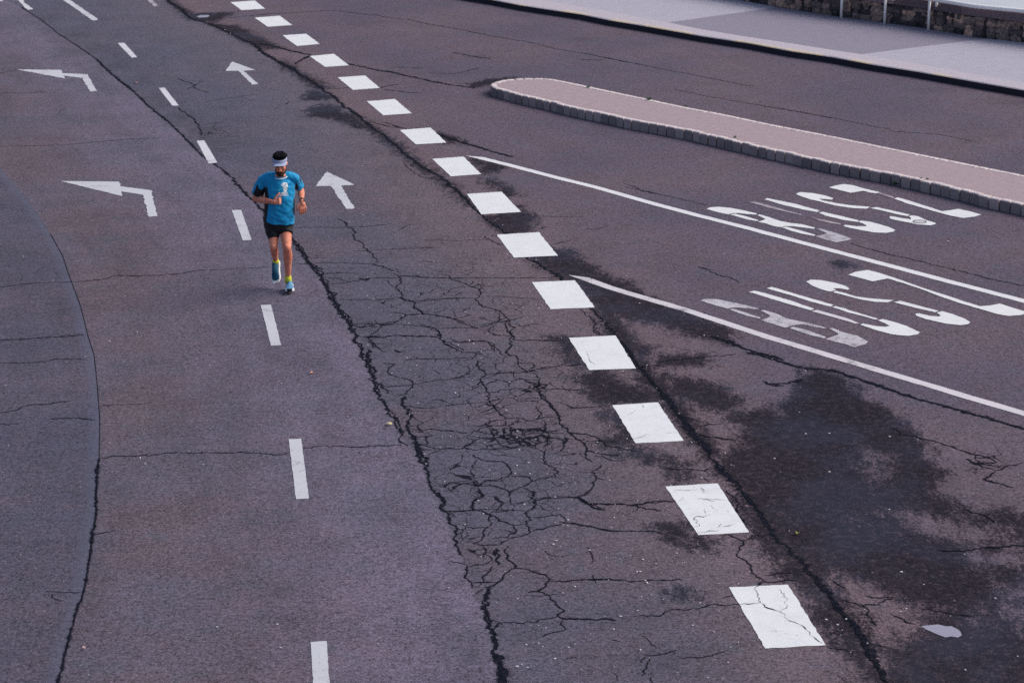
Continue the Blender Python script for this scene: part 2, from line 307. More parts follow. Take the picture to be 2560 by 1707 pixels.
# ------------------------------------------------------------------ road
def build_road():
    xs = np.concatenate([[-900, -250, -80, -35, -20], np.arange(-13, 13.01, .085), [20, 35, 80, 250, 900]])
    ys = np.concatenate([[-500, -120, -40, -5, 6, 11], np.arange(14.2, 30, .085), np.arange(30, 49, .14), [52, 60, 80, 150, 400, 1500]])
    X, Y = np.meshgrid(xs, ys); P = np.stack([X.ravel(), Y.ravel()], 1); nx, ny = len(xs), len(ys)
    near = (np.abs(P[:, 0]) < 14) & (P[:, 1] > 12) & (P[:, 1] < 50)
    def full(fn, default):
        a = np.full(len(P), default, float); a[near] = fn(P[near]); return a
    sw = full(lambda p: line_sdf(p, gnd(SEAM_W)), 1.); jm = full(lambda p: line_sdf(p, gnd(JOINT_M)), 1.); je = full(lambda p: line_sdf(p, gnd(JOINT_E)), 1.)
    # far field: sign only
    for arr, q in ((sw, SEAM_W), (jm, JOINT_M), (je, JOINT_E)): arr[~near] = line_sdf(P[~near], gnd(q))
    def damp(p):
        f = np.full(len(p), -.6)
        for k_, q in enumerate(DAMP): f = np.maximum(f, np.minimum(poly_sdf(p, gnd(q))+(.06 if k_ == 0 else .13 if k_ >= len(DAMP)-2 else .08), .25 if k_ == 0 else .30))
        for q, k in DRY:
            s = poly_sdf(p, gnd(q)); f -= k*np.clip((s+.2)/.4, 0, 1)*1.15
        return f
    dm = full(damp, -.6)
    pp = proj(np.concatenate([P, np.zeros((len(P), 1))], 1))
    def blobs(lst):
        a = np.zeros(len(P))
        for x, y, rx, ry, k in lst:
            a = np.maximum(a, k*np.exp(-(((pp[:, 0]-x)/rx)**2+((pp[:, 1]-y)/ry)**2)/1.4))
        a[~near] = 0; return a
    di, cz = blobs(DIRT), blobs(CRAZE)
    V = [(a, b, 0.) for a, b in P]
    idx = np.arange(nx*ny).reshape(ny, nx)
    Fq = np.stack([idx[:-1, :-1].ravel(), idx[:-1, 1:].ravel(), idx[1:, 1:].ravel(), idx[1:, :-1].ravel()], 1)
    o = mesh_obj('road', V, Fq.tolist(), [M_ASPH, M_CRACK])
    for n, a in (('seam_west', sw), ('joint_mid', jm), ('joint_east', je), ('damp', dm), ('dirt', di), ('crazing', cz)):
        at = o.data.attributes.new(n, 'FLOAT', 'POINT'); at.data.foreach_set('value', a.astype(np.float32))
    tag(o, kind='structure'); return o
ROAD = build_road()

# ------------------------------------------------------------------ cracks: real ribbons sunk in the surface colour, each a hair above the last
CR_V, CR_F = [], []; CR_N = [0]; HA_V, HA_F, HA_E = [], [], []
def crack(px, wpx, onpaint=False, rough=1.0, smooth=False):
    """px in photo pixels, wpx the width in photo pixels"""
    G = gnd(px); pts = [G[0]]; px = np.asarray(px, float)
    step = .035; W = []
    W0 = wpx/pxm(px[:, 1])
    out, ww = [], []
    for i in range(len(G)-1):
        A, B = G[i], G[i+1]; L_ = np.linalg.norm(B-A); n = max(1, int(L_/step))
        amp = 0 if smooth else min(.022, .10*L_)*rough
        nrm = np.array([-(B-A)[1], (B-A)[0]])/max(L_, 1e-6)
        off = np.zeros(n+1)
        if n > 1 and amp > 0:
            r = np.cumsum(RNG.normal(0, 1, n+1)); t = np.linspace(0, 1, n+1); r = r-(r[0]*(1-t)+r[-1]*t)
            r = r/(np.abs(r).max()+1e-6)*amp*RNG.uniform(.5, 1.3); off = r + RNG.normal(0, .005*rough, n+1)*np.sin(np.pi*t)
        for k in range(n if i < len(G)-2 else n+1):
            t = k/n; out.append(A+(B-A)*t+nrm*off[k]); ww.append(W0[i]*(1-t)+W0[i+1]*t)
    out = np.array(out); ww = np.array(ww); n = len(out)
    if n < 2: return
    ww = ww*np.clip(.85+.45*RNG.normal(0, 1, n)*(0 if smooth else 1), .35, 1.9)
    e = np.minimum(np.arange(n), np.arange(n)[::-1]); ww *= np.clip((e+.8)/2.5, .25, 1)
    T = np.gradient(out, axis=0); T /= (np.linalg.norm(T, axis=1)[:, None]+1e-9); N = np.stack([-T[:, 1], T[:, 0]], 1)
    ww = ww*(1+.5*np.abs(N[:, 1])**1.5)          # cracks running across the lanes have opened wider
    z = (.0062 if onpaint else .0019)+CR_N[0]*.000007; CR_N[0] += 1
    b = len(CR_V); j = RNG.uniform(.35, .65, n)
    Lp = out+N*(ww*j)[:, None]; Rp = out-N*(ww*(1-j))[:, None]
    for a, c in zip(Lp, Rp): CR_V.append((a[0], a[1], z)); CR_V.append((c[0], c[1], z))
    if not onpaint and not smooth:
        hb = len(HA_V); hw = ww*1.5+.012; hz = .0010+CR_N[0]*.0000016
        for q, nn_, h_ in zip(out, N, hw):
            for sgn, ee in ((1, 1.), (0, 0.), (-1, 1.)): v_ = q+nn_*h_*sgn; HA_V.append((v_[0], v_[1], hz)); HA_E.append(ee)
        for i_ in range(n-1):
            for k_ in (0, 1): HA_F.append((hb+3*i_+k_, hb+3*i_+k_+1, hb+3*i_+4+k_, hb+3*i_+3+k_))
    for i in range(n-1): CR_F.append((b+2*i, b+2*i+1, b+2*i+3, b+2*i+2))
S_ = .30608
def CK(x0, y0, lst, **k):
    for pts, wz in lst: crack(fr(x0, y0, pts), max(wz*S_*.85, .85), **k)
crack(SEAM_W[6:], 2.2, smooth=True); crack(SEAM_W[15:], 5.5, rough=.4)
crack(JOINT_M[2:8], 2.5); crack(JOINT_M[5:14], 5, rough=.8); crack(JOINT_M[13:25], 5.5, rough=1.3); crack(JOINT_M[17:33], 4.5, rough=1.6); crack([(a+4, b) for a, b in JOINT_M[17:30]], 3, rough=2.5)
crack(JOINT_E[1:10], 7, rough=1.5); crack(JOINT_E[6:22], 7, rough=1.4); crack(JOINT_E[20:26], 5, rough=1.4); crack(JOINT_E[25:42], 6, rough=1.6); crack(JOINT_E[38:49], 9, rough=1.6)
CK(520, 400, [([(1060,480),(1100,500),(1150,550),(1190,570),(1190,650),(1260,680),(1270,720),(1320,750),(1350,790),(1390,830),(1340,855),(1400,865),(1490,890),(1560,950),(1580,1000),(1535,1045),(1585,1085),(1570,1125),(1620,1150),(1700,1160),(1680,1200),(1760,1260),(1900,1275),(2020,1295),(2091,1330)],9),
 ([(700,555),(900,550),(1130,550),(1300,545),(1500,520)],5),([(800,800),(980,800)],6),([(740,850),(950,835),(1150,845),(1350,855)],6),([(910,935),(1100,920),(1230,930)],8),([(960,1010),(1120,1005),(1300,970),(1400,960),(1540,965)],8),([(940,960),(1060,965),(1170,1000)],6),([(1230,965),(1290,985),(1330,965)],22),
 ([(1560,950),(1750,960),(2000,965),(2091,970)],5),([(1080,1140),(1250,1140),(1520,1130)],5),([(1600,1150),(1750,1150),(2091,1130)],5),([(1190,740),(1320,740),(1500,730),(1900,715)],3),
 ([(1760,1260),(1620,1265),(1530,1320),(1420,1335),(1200,1340)],9),([(1400,1350),(1450,1345),(1500,1335)],20),([(1420,1340),(1390,1400),(1300,1450),(1550,1430),(1870,1450)],6),([(1870,1450),(1890,1400),(1780,1360)],5),([(1870,1450),(1960,1490),(2091,1560)],7),([(1310,1450),(1360,1500),(1400,1540)],6),([(1480,1245),(1620,1265)],5),([(1200,1340),(1100,1230)],6),([(1280,1445),(1400,1450)],14),
 ([(250,885),(500,875)],5),([(0,900),(250,885)],5)])
CK(1000, 400, [([(0,945),(400,965),(900,965),(1250,965)],6),([(400,965),(550,1020),(640,1050),(660,1090),(620,1130),(680,1200),(780,1220),(860,1280),(890,1330),(940,1370),(900,1410),(930,1470),(1100,1470),(1370,1475)],8),
 ([(0,1270),(190,1255),(400,1280),(550,1345),(640,1370)],7),([(120,1180),(110,1210),(190,1255)],9),([(0,1120),(100,1160),(120,1170),(350,1130),(620,1130)],5),([(700,1110),(900,1120),(1150,1140)],5),([(640,1370),(800,1330),(870,1290)],6),([(940,1360),(1150,1340)],5),([(600,990),(570,1020)],6),
 ([(300,1380),(330,1460),(430,1530),(480,1568)],7),([(400,1460),(470,1490),(700,1480),(770,1520),(760,1568)],7),([(0,1435),(300,1440)],5),([(150,1340),(300,1380),(500,1370),(640,1370)],5),([(700,1390),(780,1430),(900,1440)],8),([(720,1390),(790,1350)],7),([(690,620),(750,660),(830,700)],7),([(200,655),(500,660),(720,655)],3),([(0,715),(330,715)],3),
 ([(1470,1220),(1550,1280),(1600,1340),(1580,1380),(1650,1430)],6),([(1500,575),(1700,545)],4),([(1100,460),(1500,465)],3),([(30,30),(60,60),(150,130),(300,160)],5),([(1820,190),(2000,260),(2091,280)],8),([(1250,690),(1400,655)],8),([(1150,560),(1200,545)],7)])
CK(760, 800, [([(380,30),(470,60),(560,30),(700,40),(750,10)],9),([(480,150),(560,145),(740,125),(900,135),(1080,140),(1110,120),(1090,80),(1000,55),(760,35)],6),([(540,160),(560,200),(640,255),(680,265)],7),([(740,240),(800,265)],22),
 ([(1110,130),(1140,180),(1200,220),(1290,265),(1400,265),(1530,240),(1560,200),(1460,170),(1200,180)],8),([(1560,220),(1600,270),(1640,290)],7),([(820,330),(960,315),(1130,315),(1300,310),(1380,300)],6),([(1410,270),(1370,320),(1310,330)],8),([(1400,330),(1430,390),(1490,440),(1440,490),(1490,570),(1510,600),(1500,650),(1560,720),(1620,780),(1650,810)],9),
 ([(1490,440),(1700,430),(1760,430),(1980,390),(2091,375)],6),([(1650,20),(1700,130),(1690,200),(1650,260),(1680,290),(1730,290),(1750,340),(1750,380),(1830,420),(1900,420)],10),([(1760,350),(1870,350),(1880,380),(1840,410)],7),([(1760,470),(1850,510),(1920,510),(1950,550),(1900,580),(1840,540)],8),([(1920,580),(1930,620),(1990,670),(2050,740),(2091,790)],10),
 ([(1740,650),(1850,640),(1960,640)],5),([(1520,590),(1700,560),(1840,560)],5),([(1240,475),(1380,410)],6),([(900,525),(1100,490),(1240,475),(1400,460)],6),([(700,440),(770,470),(870,490),(890,530),(860,570),(820,610),(760,615)],8),([(640,540),(750,540),(890,530)],6),([(700,440),(690,410),(740,360),(650,350)],10),
 ([(640,510),(640,550),(690,600)],14),([(520,240),(540,260),(520,300),(540,370),(580,410),(575,430)],24),([(820,620),(810,680),(850,750),(880,790),(850,850),(870,930),(920,1000),(950,1080),(990,1150),(1010,1200)],26),([(900,990),(930,1060),(950,1130),(975,1190)],44),([(1005,1190),(1015,1300),(1040,1360),(1060,1410)],18),([(1060,1410),(1140,1455),(1135,1520),(1110,1530),(1160,1568)],16),
 ([(770,790),(780,870),(800,930),(790,1000),(850,1030)],10),([(640,640),(680,700),(720,750),(760,800)],7),([(1150,700),(1300,685),(1500,665)],4),([(880,890),(1100,895),(1200,905),(1340,925)],8),([(1340,860),(1440,870),(1530,830),(1700,800),(1870,820),(1960,790),(2091,800)],6),
 ([(920,1010),(1100,1050),(1280,1050),(1380,1000),(1440,960)],8),([(1020,1100),(1120,1060)],8),([(1280,1050),(1500,1055),(1700,1050)],6),([(1380,1100),(1430,1130),(1500,1150),(1620,1155),(1670,1200),(1690,1260),(1660,1280),(1480,1310),(1440,1350),(1400,1360)],9),
 ([(1200,1335),(1350,1340),(1420,1360),(1560,1350),(1690,1410),(1790,1360),(1870,1310),(1840,1280),(1690,1275)],8),([(1390,1320),(1410,1350),(1460,1345)],24),([(1870,1310),(2060,1280),(2060,1210),(1990,1180),(1960,1120),(1980,1060)],8),([(1790,1370),(1880,1410),(1870,1480),(1900,1510),(1860,1550)],9),([(1420,1370),(1460,1420),(1450,1450),(1380,1490),(1380,1550)],11),([(1160,1560),(1380,1555),(1700,1550)],5),([(1610,1540),(1630,1490)],5),
 ([(1540,880),(1540,960),(1600,1020),(1700,1050),(1770,1030),(1740,960),(1640,960),(1640,880),(1760,890),(1800,940),(1740,960)],9),([(1450,960),(1540,960)],7),([(1800,940),(1950,920),(1980,850),(1950,820)],7),([(1980,850),(2000,960),(1960,1040)],6),([(1700,900),(1900,910),(2091,905)],5),([(1640,860),(1650,820)],8),([(1900,700),(1940,760),(1900,810)],7),([(2000,700),(2050,740)],6),
 ([(0,1040),(300,1025),(430,1035),(600,1025),(800,1020)],7)])
CK(900, 1227, [([(950,0),(1000,40),(920,90),(930,150),(1060,190),(1170,250),(1260,290),(1280,320),(1200,380),(1220,390),(1390,340),(1380,310),(1355,280),(1380,220),(1350,180),(1410,150),(1440,110),(1410,60),(1420,0)],10),([(720,165),(930,160)],7),([(1060,180),(1220,155),(1350,165)],6),([(1120,170),(1170,90)],6),
 ([(1060,190),(1080,260),(1020,310),(1010,370),(980,410),(920,430),(1010,445),(1130,440),(1220,400)],9),([(1030,180),(1075,215)],20),([(1090,385),(1200,380)],6),([(1180,320),(1250,345)],6),([(1260,280),(1370,265)],6),([(1390,335),(1520,300),(1670,260),(1900,295),(2000,320),(2091,325)],9),([(1670,260),(1680,230),(1640,190),(1500,210),(1380,215)],7),([(1440,110),(1500,150),(1560,160)],5),([(1440,75),(1650,55),(1780,55),(1880,10)],7),([(1780,55),(1870,110),(1900,140),(2000,155)],8),([(1880,105),(2091,115)],5),
 ([(1210,450),(1180,500),(1240,580),(1260,630),(1380,640),(1450,670),(1530,700),(1540,735),(1520,775),(1440,820),(1370,830)],11),([(1540,735),(1700,735),(1900,720),(2091,730)],7),([(1450,820),(1540,850),(1600,910),(1670,980),(1610,1020),(1690,1045),(1900,1050),(2091,1055)],11),([(1670,1045),(1640,1090),(1680,1130),(1600,1150),(1490,1190)],7),([(1120,1080),(1300,1080),(1500,1045),(1610,1030)],7),
 ([(1260,630),(1180,680),(1110,760),(1050,780),(1030,860)],13),([(910,750),(1030,745),(1110,740)],8),([(900,620),(1000,600),(1070,570),(1030,500),(1000,450)],7),([(1110,470),(1140,520),(1110,560),(1140,600)],30),([(1100,480),(1110,530)],30),([(740,570),(880,610)],6),([(1080,620),(1030,680),(1000,700),(1010,740)],8),([(950,840),(1010,800)],9),([(920,855),(950,840)],6),([(910,750),(915,790)],8),
 ([(590,0),(680,55)],10),([(680,50),(690,100),(650,130),(720,180),(725,260),(790,300),(770,380),(800,460),(840,530)],18),([(880,610),(860,690),(910,750)],14),([(1030,780),(1050,830),(1020,900),(1050,910),(1000,960),(1035,990),(1025,1050),(1060,1110),(1060,1140)],20),([(1130,1080),(1100,1120),(1110,1180),(1080,1190),(1110,1250),(1080,1310),(1140,1370),(1150,1440)],26),([(1110,1330),(1150,1440),(1175,1500),(1190,1620)],80),([(1120,1480),(1150,1540),(1200,1620)],60),([(1000,900),(1030,1000),(1050,1100),(1100,1200),(1110,1300)],18)])
CK(1400, 1227, [([(0,740),(170,725),(400,720),(560,740),(700,730),(1000,722)],9),([(45,1040),(200,1050),(460,1055)],7),([(600,1025),(820,1020),(900,970),(1050,970),(1160,950),(1270,925),(1470,930)],7),
 ([(1590,805),(1660,740),(1560,640),(1520,570),(1440,520),(1500,410),(1390,360),(1340,345)],10),([(1500,410),(1570,370),(1680,360)],8),([(1660,735),(1760,745),(1930,730)],11),([(1660,690),(1750,680),(1890,670)],6),([(0,250),(50,260),(300,300),(400,320),(760,330),(880,360)],9),([(240,100),(590,120),(700,95),(940,85)],8),([(590,120),(830,160)],7),([(140,50),(230,110),(370,155)],8),
 ([(690,1340),(830,1330),(950,1300)],7),([(700,1350),(660,1400)],6),([(730,1360),(710,1450),(670,1510)],7),([(1000,1365),(1240,1345),(1360,1300)],7),([(740,1520),(760,1568)],8),([(1360,0),(1440,70),(1440,180),(1500,250),(1570,275)],9)])
CK(1400, 1227, [([(1470,930),(1640,910),(1620,850),(1590,805)],6),([(1640,915),(1700,960),(1800,990),(1840,1010),(1850,1050),(1950,1090),(2000,1120),(2040,1180),(2091,1210),(2150,1250)],7),([(1800,990),(1860,940),(1830,850),(1780,800)],3.5),([(1590,805),(1640,765)],8),
 ([(1110,345),(1300,330)],4),([(1090,290),(1140,290),(1100,220),(1230,200)],5),([(1290,300),(1320,270)],8),([(1290,300),(1440,275)],3),([(1160,70),(1360,75)],3.5),([(1180,150),(1190,190)],6),([(980,70),(1010,55)],5),([(1020,150),(1100,150)],3),([(1230,115),(1280,160)],4),([(1090,220),(1100,250)],8),([(1150,-20),(1180,10)],8)], onpaint=True)
CK(1320, 800, [([(860,970),(1000,940)],3.5),([(470,260),(500,320),(550,370)],4),([(820,780),(880,740)],3),([(930,700),(940,720)],5),([(1120,925),(1220,920)],3),([(1200,1390),(1400,1385)],4),([(1420,1390),(1440,1415)],8),([(1230,1480),(1270,1450)],6),([(1350,1465),(1540,1475)],4)], onpaint=True)
CK(1320, 800, [([(0,160),(200,160)],5),([(0,420),(150,380),(420,365)],6),([(0,510),(60,520),(110,560),(230,560),(430,570)],7),([(60,520),(100,600),(180,680),(240,760),(260,850),(340,920),(420,980),(480,1060),(470,1120),(520,1160)],11),([(240,670),(370,720),(600,700)],8),([(340,920),(460,930),(550,950),(640,1030),(900,1080)],9),([(480,1060),(550,1080),(760,1110)],7),([(550,1100),(700,1150),(830,1140)],5),
 ([(600,1180),(580,1210),(520,1240),(560,1290),(530,1330),(490,1400),(410,1440),(500,1500),(850,1510),(1180,1475)],9),([(560,1290),(620,1305)],6),([(60,1460),(240,1440),(410,1440)],6),([(410,1440),(480,1500),(600,1550)],8),([(850,1510),(1090,1560)],7),([(920,380),(1080,370)],12),([(1080,340),(1480,300),(1700,275)],6),([(1380,870),(1480,850),(1580,850)],9),([(1400,930),(1500,960),(1700,980)],14),([(1070,1200),(1200,1220),(1440,1230),(1500,1210)],8),([(1440,1290),(1480,1320)],8),
 ([(1500,130),(1720,215),(1850,260),(2091,330)],46),([(1920,500),(1980,530),(2091,540)],24),([(1090,600),(1180,690),(1280,830),(1370,950),(1500,1090)],52),([(720,130),(800,240),(890,370),(1000,490),(1100,610)],22),([(560,60),(540,100),(610,130)],6)])
CK(1920, 800, [([(-180,262),(0,310),(280,390),(560,420),(850,520),(1000,570),(1200,640),(1500,720),(1800,800),(2091,890),(2200,930)],32),([(0,520),(160,520),(280,480)],22),([(1000,880),(1100,940),(1250,970),(1400,1000),(1600,1070),(1760,1110),(1870,1160),(1700,1170),(1630,1140)],12),([(1700,1170),(1860,1230),(1960,1190),(2091,1165)],12),([(1860,1230),(1760,1300),(1850,1330),(2000,1370)],15),([(1620,1130),(1660,1170),(1780,1180),(1900,1200)],12)])
CK(1920, 1227, [([(400,690),(500,860),(600,980),(700,1090),(780,1230),(850,1380),(980,1560)],36),([(600,890),(740,930),(830,980),(850,1070),(890,1100)],10),([(740,940),(900,930),(1030,870),(850,870),(790,850)],10),([(500,710),(640,810)],10),([(830,1240),(960,1270)],14),([(480,1265),(700,1320)],8),([(1250,960),(1450,990),(1680,1030)],12),([(1330,480),(1600,495),(1800,460),(2091,450)],14),([(1600,150),(1780,210),(1850,260)],16),([(1000,1000),(1200,1090)],14)])
CK(960, 0, [([(-90,115),(0,140),(180,160),(400,205),(700,260),(900,300),(1150,340),(1400,400),(1700,450),(2091,530)],7),([(0,580),(200,625),(380,665),(560,700),(740,720)],22),([(0,735),(240,760),(310,760)],7),([(560,430),(700,460),(880,485)],10),([(0,1000),(150,1045)],10),([(430,1090),(560,1140),(640,1165),(900,1245),(1060,1285)],26),([(380,600),(600,600),(780,560)],5),([(60,550),(330,560)],5),([(1600,490),(1780,495)],8)])
CK(1440, 0, [([(200,465),(450,515),(730,570)],7),([(730,570),(950,610),(1250,670),(1450,710)],5),([(800,730),(1000,775),(1250,820),(1600,880),(1900,930),(2091,970)],5)])
CK(1920, 0, [([(1000,1070),(1400,1100),(1700,1160)],4),([(0,870),(300,920),(700,1000),(1000,1060)],5)])
CK(400, 0, [([(540,150),(900,115),(1200,100),(1430,88),(1740,128)],6),([(800,360),(900,370),(1080,420),(1230,450),(1140,500),(1100,530)],22),([(1530,520),(1800,580),(1900,590)],24),([(1350,730),(1560,720)],6),([(1790,720),(1950,690)],10),([(1750,1000),(1900,1040),(2050,1060)],9),([(1020,860),(1060,830)],7),([(150,640),(270,690),(300,730),(400,760)],7),([(220,730),(350,660)],5),([(380,830),(800,770)],2.5),([(150,880),(260,960),(320,1030),(340,1110)],9)])
CK(0, 0, [([(0,760),(200,765),(370,750)],5),([(0,1200),(400,1190),(700,1170),(1100,1135),(1300,1130)],4),([(0,600),(140,570)],5)])
CK(0, 400, [([(0,1040),(300,1005),(600,995),(820,980),(950,940),(1200,945),(1500,925),(1700,895)],7),([(0,1475),(250,1460),(450,1445),(680,1425)],5)])
CK(0, 800, [([(0,160),(350,150),(690,120)],4),([(0,355),(250,350),(480,320),(720,325)],6),([(0,760),(130,740),(180,710),(330,690),(480,670),(580,660)],6),([(400,805),(560,800),(780,815)],7),([(0,850),(150,850)],5),([(820,705),(950,690),(1230,680)],4),([(810,1130),(1000,1110),(1250,1100),(1400,1085),(1900,1085),(2091,1085),(2300,1100),(2490,1045)],7)])
CK(0, 1227, [([(755,355),(850,340),(970,325)],7),([(370,820),(500,830),(660,825)],5),([(430,840),(430,870),(500,900)],5)])
CK(1560, 400, [([(610,870),(700,900),(760,940),(860,960),(940,1000)],9),([(0,220),(250,270),(680,370)],4)])
CK(1920, 400, [([(680,680),(950,760),(1200,820),(1500,890),(1700,940),(1900,990),(2091,1030)],8)])
# random hairlines that branch between the traced ones in the worn lane
for _ in range(26):
    t = RNG.uniform(); y = RNG.uniform(560, 1690)
    jm = np.interp(y, [p[1] for p in JOINT_M], [p[0] for p in JOINT_M]); je = np.interp(y, [p[1] for p in JOINT_E], [p[0] for p in JOINT_E])
    x = jm+(je-jm)*(RNG.uniform()**1.4)*.75+8
    a = RNG.uniform(-.35, .35) if RNG.uniform() < .7 else RNG.uniform(.8, 1.9)
    L_ = RNG.uniform(15, 70)*(y+700)/1900; pts = [(x, y)]
    for k in range(4):
        a += RNG.normal(0, .35); x += math.cos(a)*L_/4; y += math.sin(a)*L_/4*.7; pts.append((x, y))
    crack(pts, RNG.uniform(.6, 1.1))
o = mesh_obj('road_cracks', CR_V, CR_F, M_CRACK); tag(o, kind='structure')
def halo_mat():
    M = NT('crack_dirt'); p = M.pos(); e = M.attr('edge')
    a = M.math('ADD', M.math('SUBTRACT', 1.0, e), M.math('MULTIPLY', M.math('SUBTRACT', M.noise(p, 26, 5, .85), .5), 1.7))
    al = M.ramp(a, .35, .95, 0, .56)
    M.b.inputs['Base Color'].default_value = (*L(24, 27, 37), 1); M.b.inputs['Roughness'].default_value = .95; M.b.inputs['Specular IOR Level'].default_value = .02
    M.l(al, M.b.inputs['Alpha']); return M.m
o = mesh_obj('road_stains', HA_V, HA_F, halo_mat()); tag(o, kind='structure')
at = o.data.attributes.new('edge', 'FLOAT', 'POINT'); at.data.foreach_set('value', HA_E)

# ------------------------------------------------------------------ painted markings
def sheet(name, polys, mats, z=.004, rough=.006, idx=None, parent=None, shrink=0.0):
    bm = bmesh.new()
    for k, q in enumerate(polys):
        G = gnd(q) if np.asarray(q).shape[1] == 2 else q
        pts = []
        for i in range(len(G)):
            A, B = G[i], G[(i+1) % len(G)]; L_ = np.linalg.norm(B-A); n = max(1, int(L_/.06))
            for j in range(n):
                p = A+(B-A)*(j/n)
                if 0 < j: p = p+RNG.normal(0, rough, 2)
                pts.append(p)
        if shrink:
            Q = np.array(pts); ar = np.sum(Q[:, 0]*np.roll(Q[:, 1], -1)-np.roll(Q[:, 0], -1)*Q[:, 1])
            t_ = np.roll(Q, -1, 0)-np.roll(Q, 1, 0); t_ /= np.linalg.norm(t_, axis=1)[:, None]+1e-9
            pts = Q+np.stack([-t_[:, 1], t_[:, 0]], 1)*shrink*(1 if ar > 0 else -1)
        vs = [bm.verts.new((p[0], p[1], z+k*.00015)) for p in pts]
        try:
            f = bm.faces.new(vs); f.material_index = idx[k] if idx else 0
            f.normal_update()
            if f.normal.z < 0: f.normal_flip()
        except ValueError: pass
    bmesh.ops.triangulate(bm, faces=bm.faces[:])
    me = bpy.data.meshes.new(name); bm.to_mesh(me); bm.free()
    for m in (mats if isinstance(mats, list) else [mats]): me.materials.append(m)
    return link(bpy.data.objects.new(name, me), parent)
BL = [[(1822.4,1468.2),(1969.3,1461.2),(2063.9,1612.7),(1913.6,1621)],[(1663.4,1216.3),(1793.9,1208.6),(1872.9,1331),(1745.9,1337.8)],[(1530.6,1013.4),(1644.5,1006),(1709.4,1102.4),(1589.4,1108.6)],[(1421.6,845),(1538.9,839.2),(1590,921.5),(1473,925.8)],[(1330,706.1),(1437.7,701.5),(1486.7,768.9),(1375.9,773.5)],[(1241.8,587.3),(1347.4,581.2),(1394.9,639.7),(1285.3,644.9)],[(1166.8,485.7),(1254.1,480.2),(1302.4,530.7),(1203.6,536.8)],[(1080.9,398),(1159,392.4),(1203.4,436.2),(1126.8,441.7)],[(999.8,326),(1076.3,319.9),(1116.1,357.5),(1039.6,361.8)],[(916.7,254.1),(987.8,248.6),(1029.1,284.1),(958.7,289.3)],[(843.9,194.4),(912.8,189.8),(949.5,221),(882.1,225.9)],[(774.1,141.4),(834.7,135.6),(872,164.4),(813.3,168.4)],[(706.1,89.4),(765.8,85.7),(799.5,110.8),(742.2,116.3)],[(636.6,45.3),(698.5,40.4),(730.6,63.7),(669.4,68)],[(576,6.7),(637.2,2.4),(662.7,23),(603.6,26.6)]]
ORD = 'first second third fourth fifth sixth seventh eighth ninth tenth eleventh twelfth thirteenth fourteenth fifteenth'.split()
EX = {0: 'largest thick white painted block, split by long cracks, at the lower right', 1: 'thick white painted block crossed by short cracks, second from the lower right', 14: 'smallest and farthest thick white painted block, at the top edge of the photo',
      7: 'thick white painted block beside the pointed start of the upper solid line', 4: 'thick white painted block beside the start of the lower solid line'}
for i, q in enumerate(BL):
    o = sheet('road_block_marking', [q], M_FRESH, rough=.003)
    tag(o, EX.get(i, 'thick white painted block on the road, %s counting from the lower right' % ORD[i]), 'road marking', 'thick white blocks of the wide dashed line', 'thing')
DS = [[(776.4,1605.1),(816.8,1602),(826,1740),(785,1742)],[(721.6,1098.2),(753.2,1097.1),(772.5,1246.5),(740.1,1248)],[(651.6,763.4),(677.7,762.2),(702.8,863.2),(677.7,865.3)],[(579.1,526.1),(602.7,525.5),(629.3,600.5),(607.2,602)],[(491.3,353),(510.6,352),(543.4,407.1),(521.9,410.2)],[(396.4,221),(411.7,219.8),(446.9,264.8),(431.6,265.7)],[(293.9,108.7),(310.7,107.8),(343.5,144.5),(329.1,145.1)]]
DL = ['narrow white lane dash cut off by the bottom edge of the photo', 'narrow white lane dash in the lower left, with a crack running past its top end', 'narrow white lane dash on the road just below the runner', 'narrow white lane dash to the left of the runner, beside his legs', 'narrow white lane dash with a chipped lower end, up and left of the runner', 'narrow worn white lane dash between the left-turn arrow and the straight arrow, higher up', 'narrow white lane dash near the top left, farthest of the short dashes']
for i, (q, lb) in enumerate(zip(DS, DL)):
    o = sheet('lane_dash_marking', [q], M_GREY if i < 4 else M_WORN, rough=.0015); tag(o, lb, 'road marking', 'narrow dashes between the lanes', 'thing')
tag(sheet('lane_line_marking', [[(110,-32),(128,-33),(173.5,0),(246,49.7),(240,52),(231,52),(156,0)]], M_GREY), 'long narrow white line in the top left corner, running out of the photo', 'road marking', kind='thing')
tag(sheet('lane_dash_marking', [[(340,-18),(352,-19),(379.6,0),(396,15.3),(385.7,18),(367,0)]], M_FADED), 'faded short lane dash at the very top of the photo', 'road marking', 'narrow dashes between the lanes', 'thing')
def stripe(center, width, name, mat, label, skew=.25):
    G = gnd(center); T = np.gradient(G, axis=0); T /= np.linalg.norm(T, axis=1)[:, None]; N = np.stack([-T[:, 1], T[:, 0]], 1)
    Lp, Rp = G+N*width/2, G-N*width/2; Lp[0] += T[0]*skew; q = np.concatenate([Lp, Rp[::-1]])
    bm = bmesh.new(); n = len(G); prev = None
    V, Fc = [], []; 
    for i in range(n-1):
        Lg = np.linalg.norm(G[i+1]-G[i]); k = max(1, int(Lg/.12))
        for j in range(k+(i == n-2)):
            t = j/k; a = Lp[i]*(1-t)+Lp[i+1]*t+N[i]*RNG.normal(0, .002); b = Rp[i]*(1-t)+Rp[i+1]*t-N[i]*RNG.normal(0, .002); V += [(a[0], a[1], .004), (b[0], b[1], .004)]
    for i in range(len(V)//2-1): Fc.append((2*i, 2*i+1, 2*i+3, 2*i+2))
    o = mesh_obj(name, V, Fc, mat); tag(o, label, 'road marking', kind='thing'); return o
M_LINE1 = paint('line_paint', (.74, .74, .78), .12, .1); M_LINE2 = paint('scuffed_line_paint', (.66, .63, .68), .40, .3)
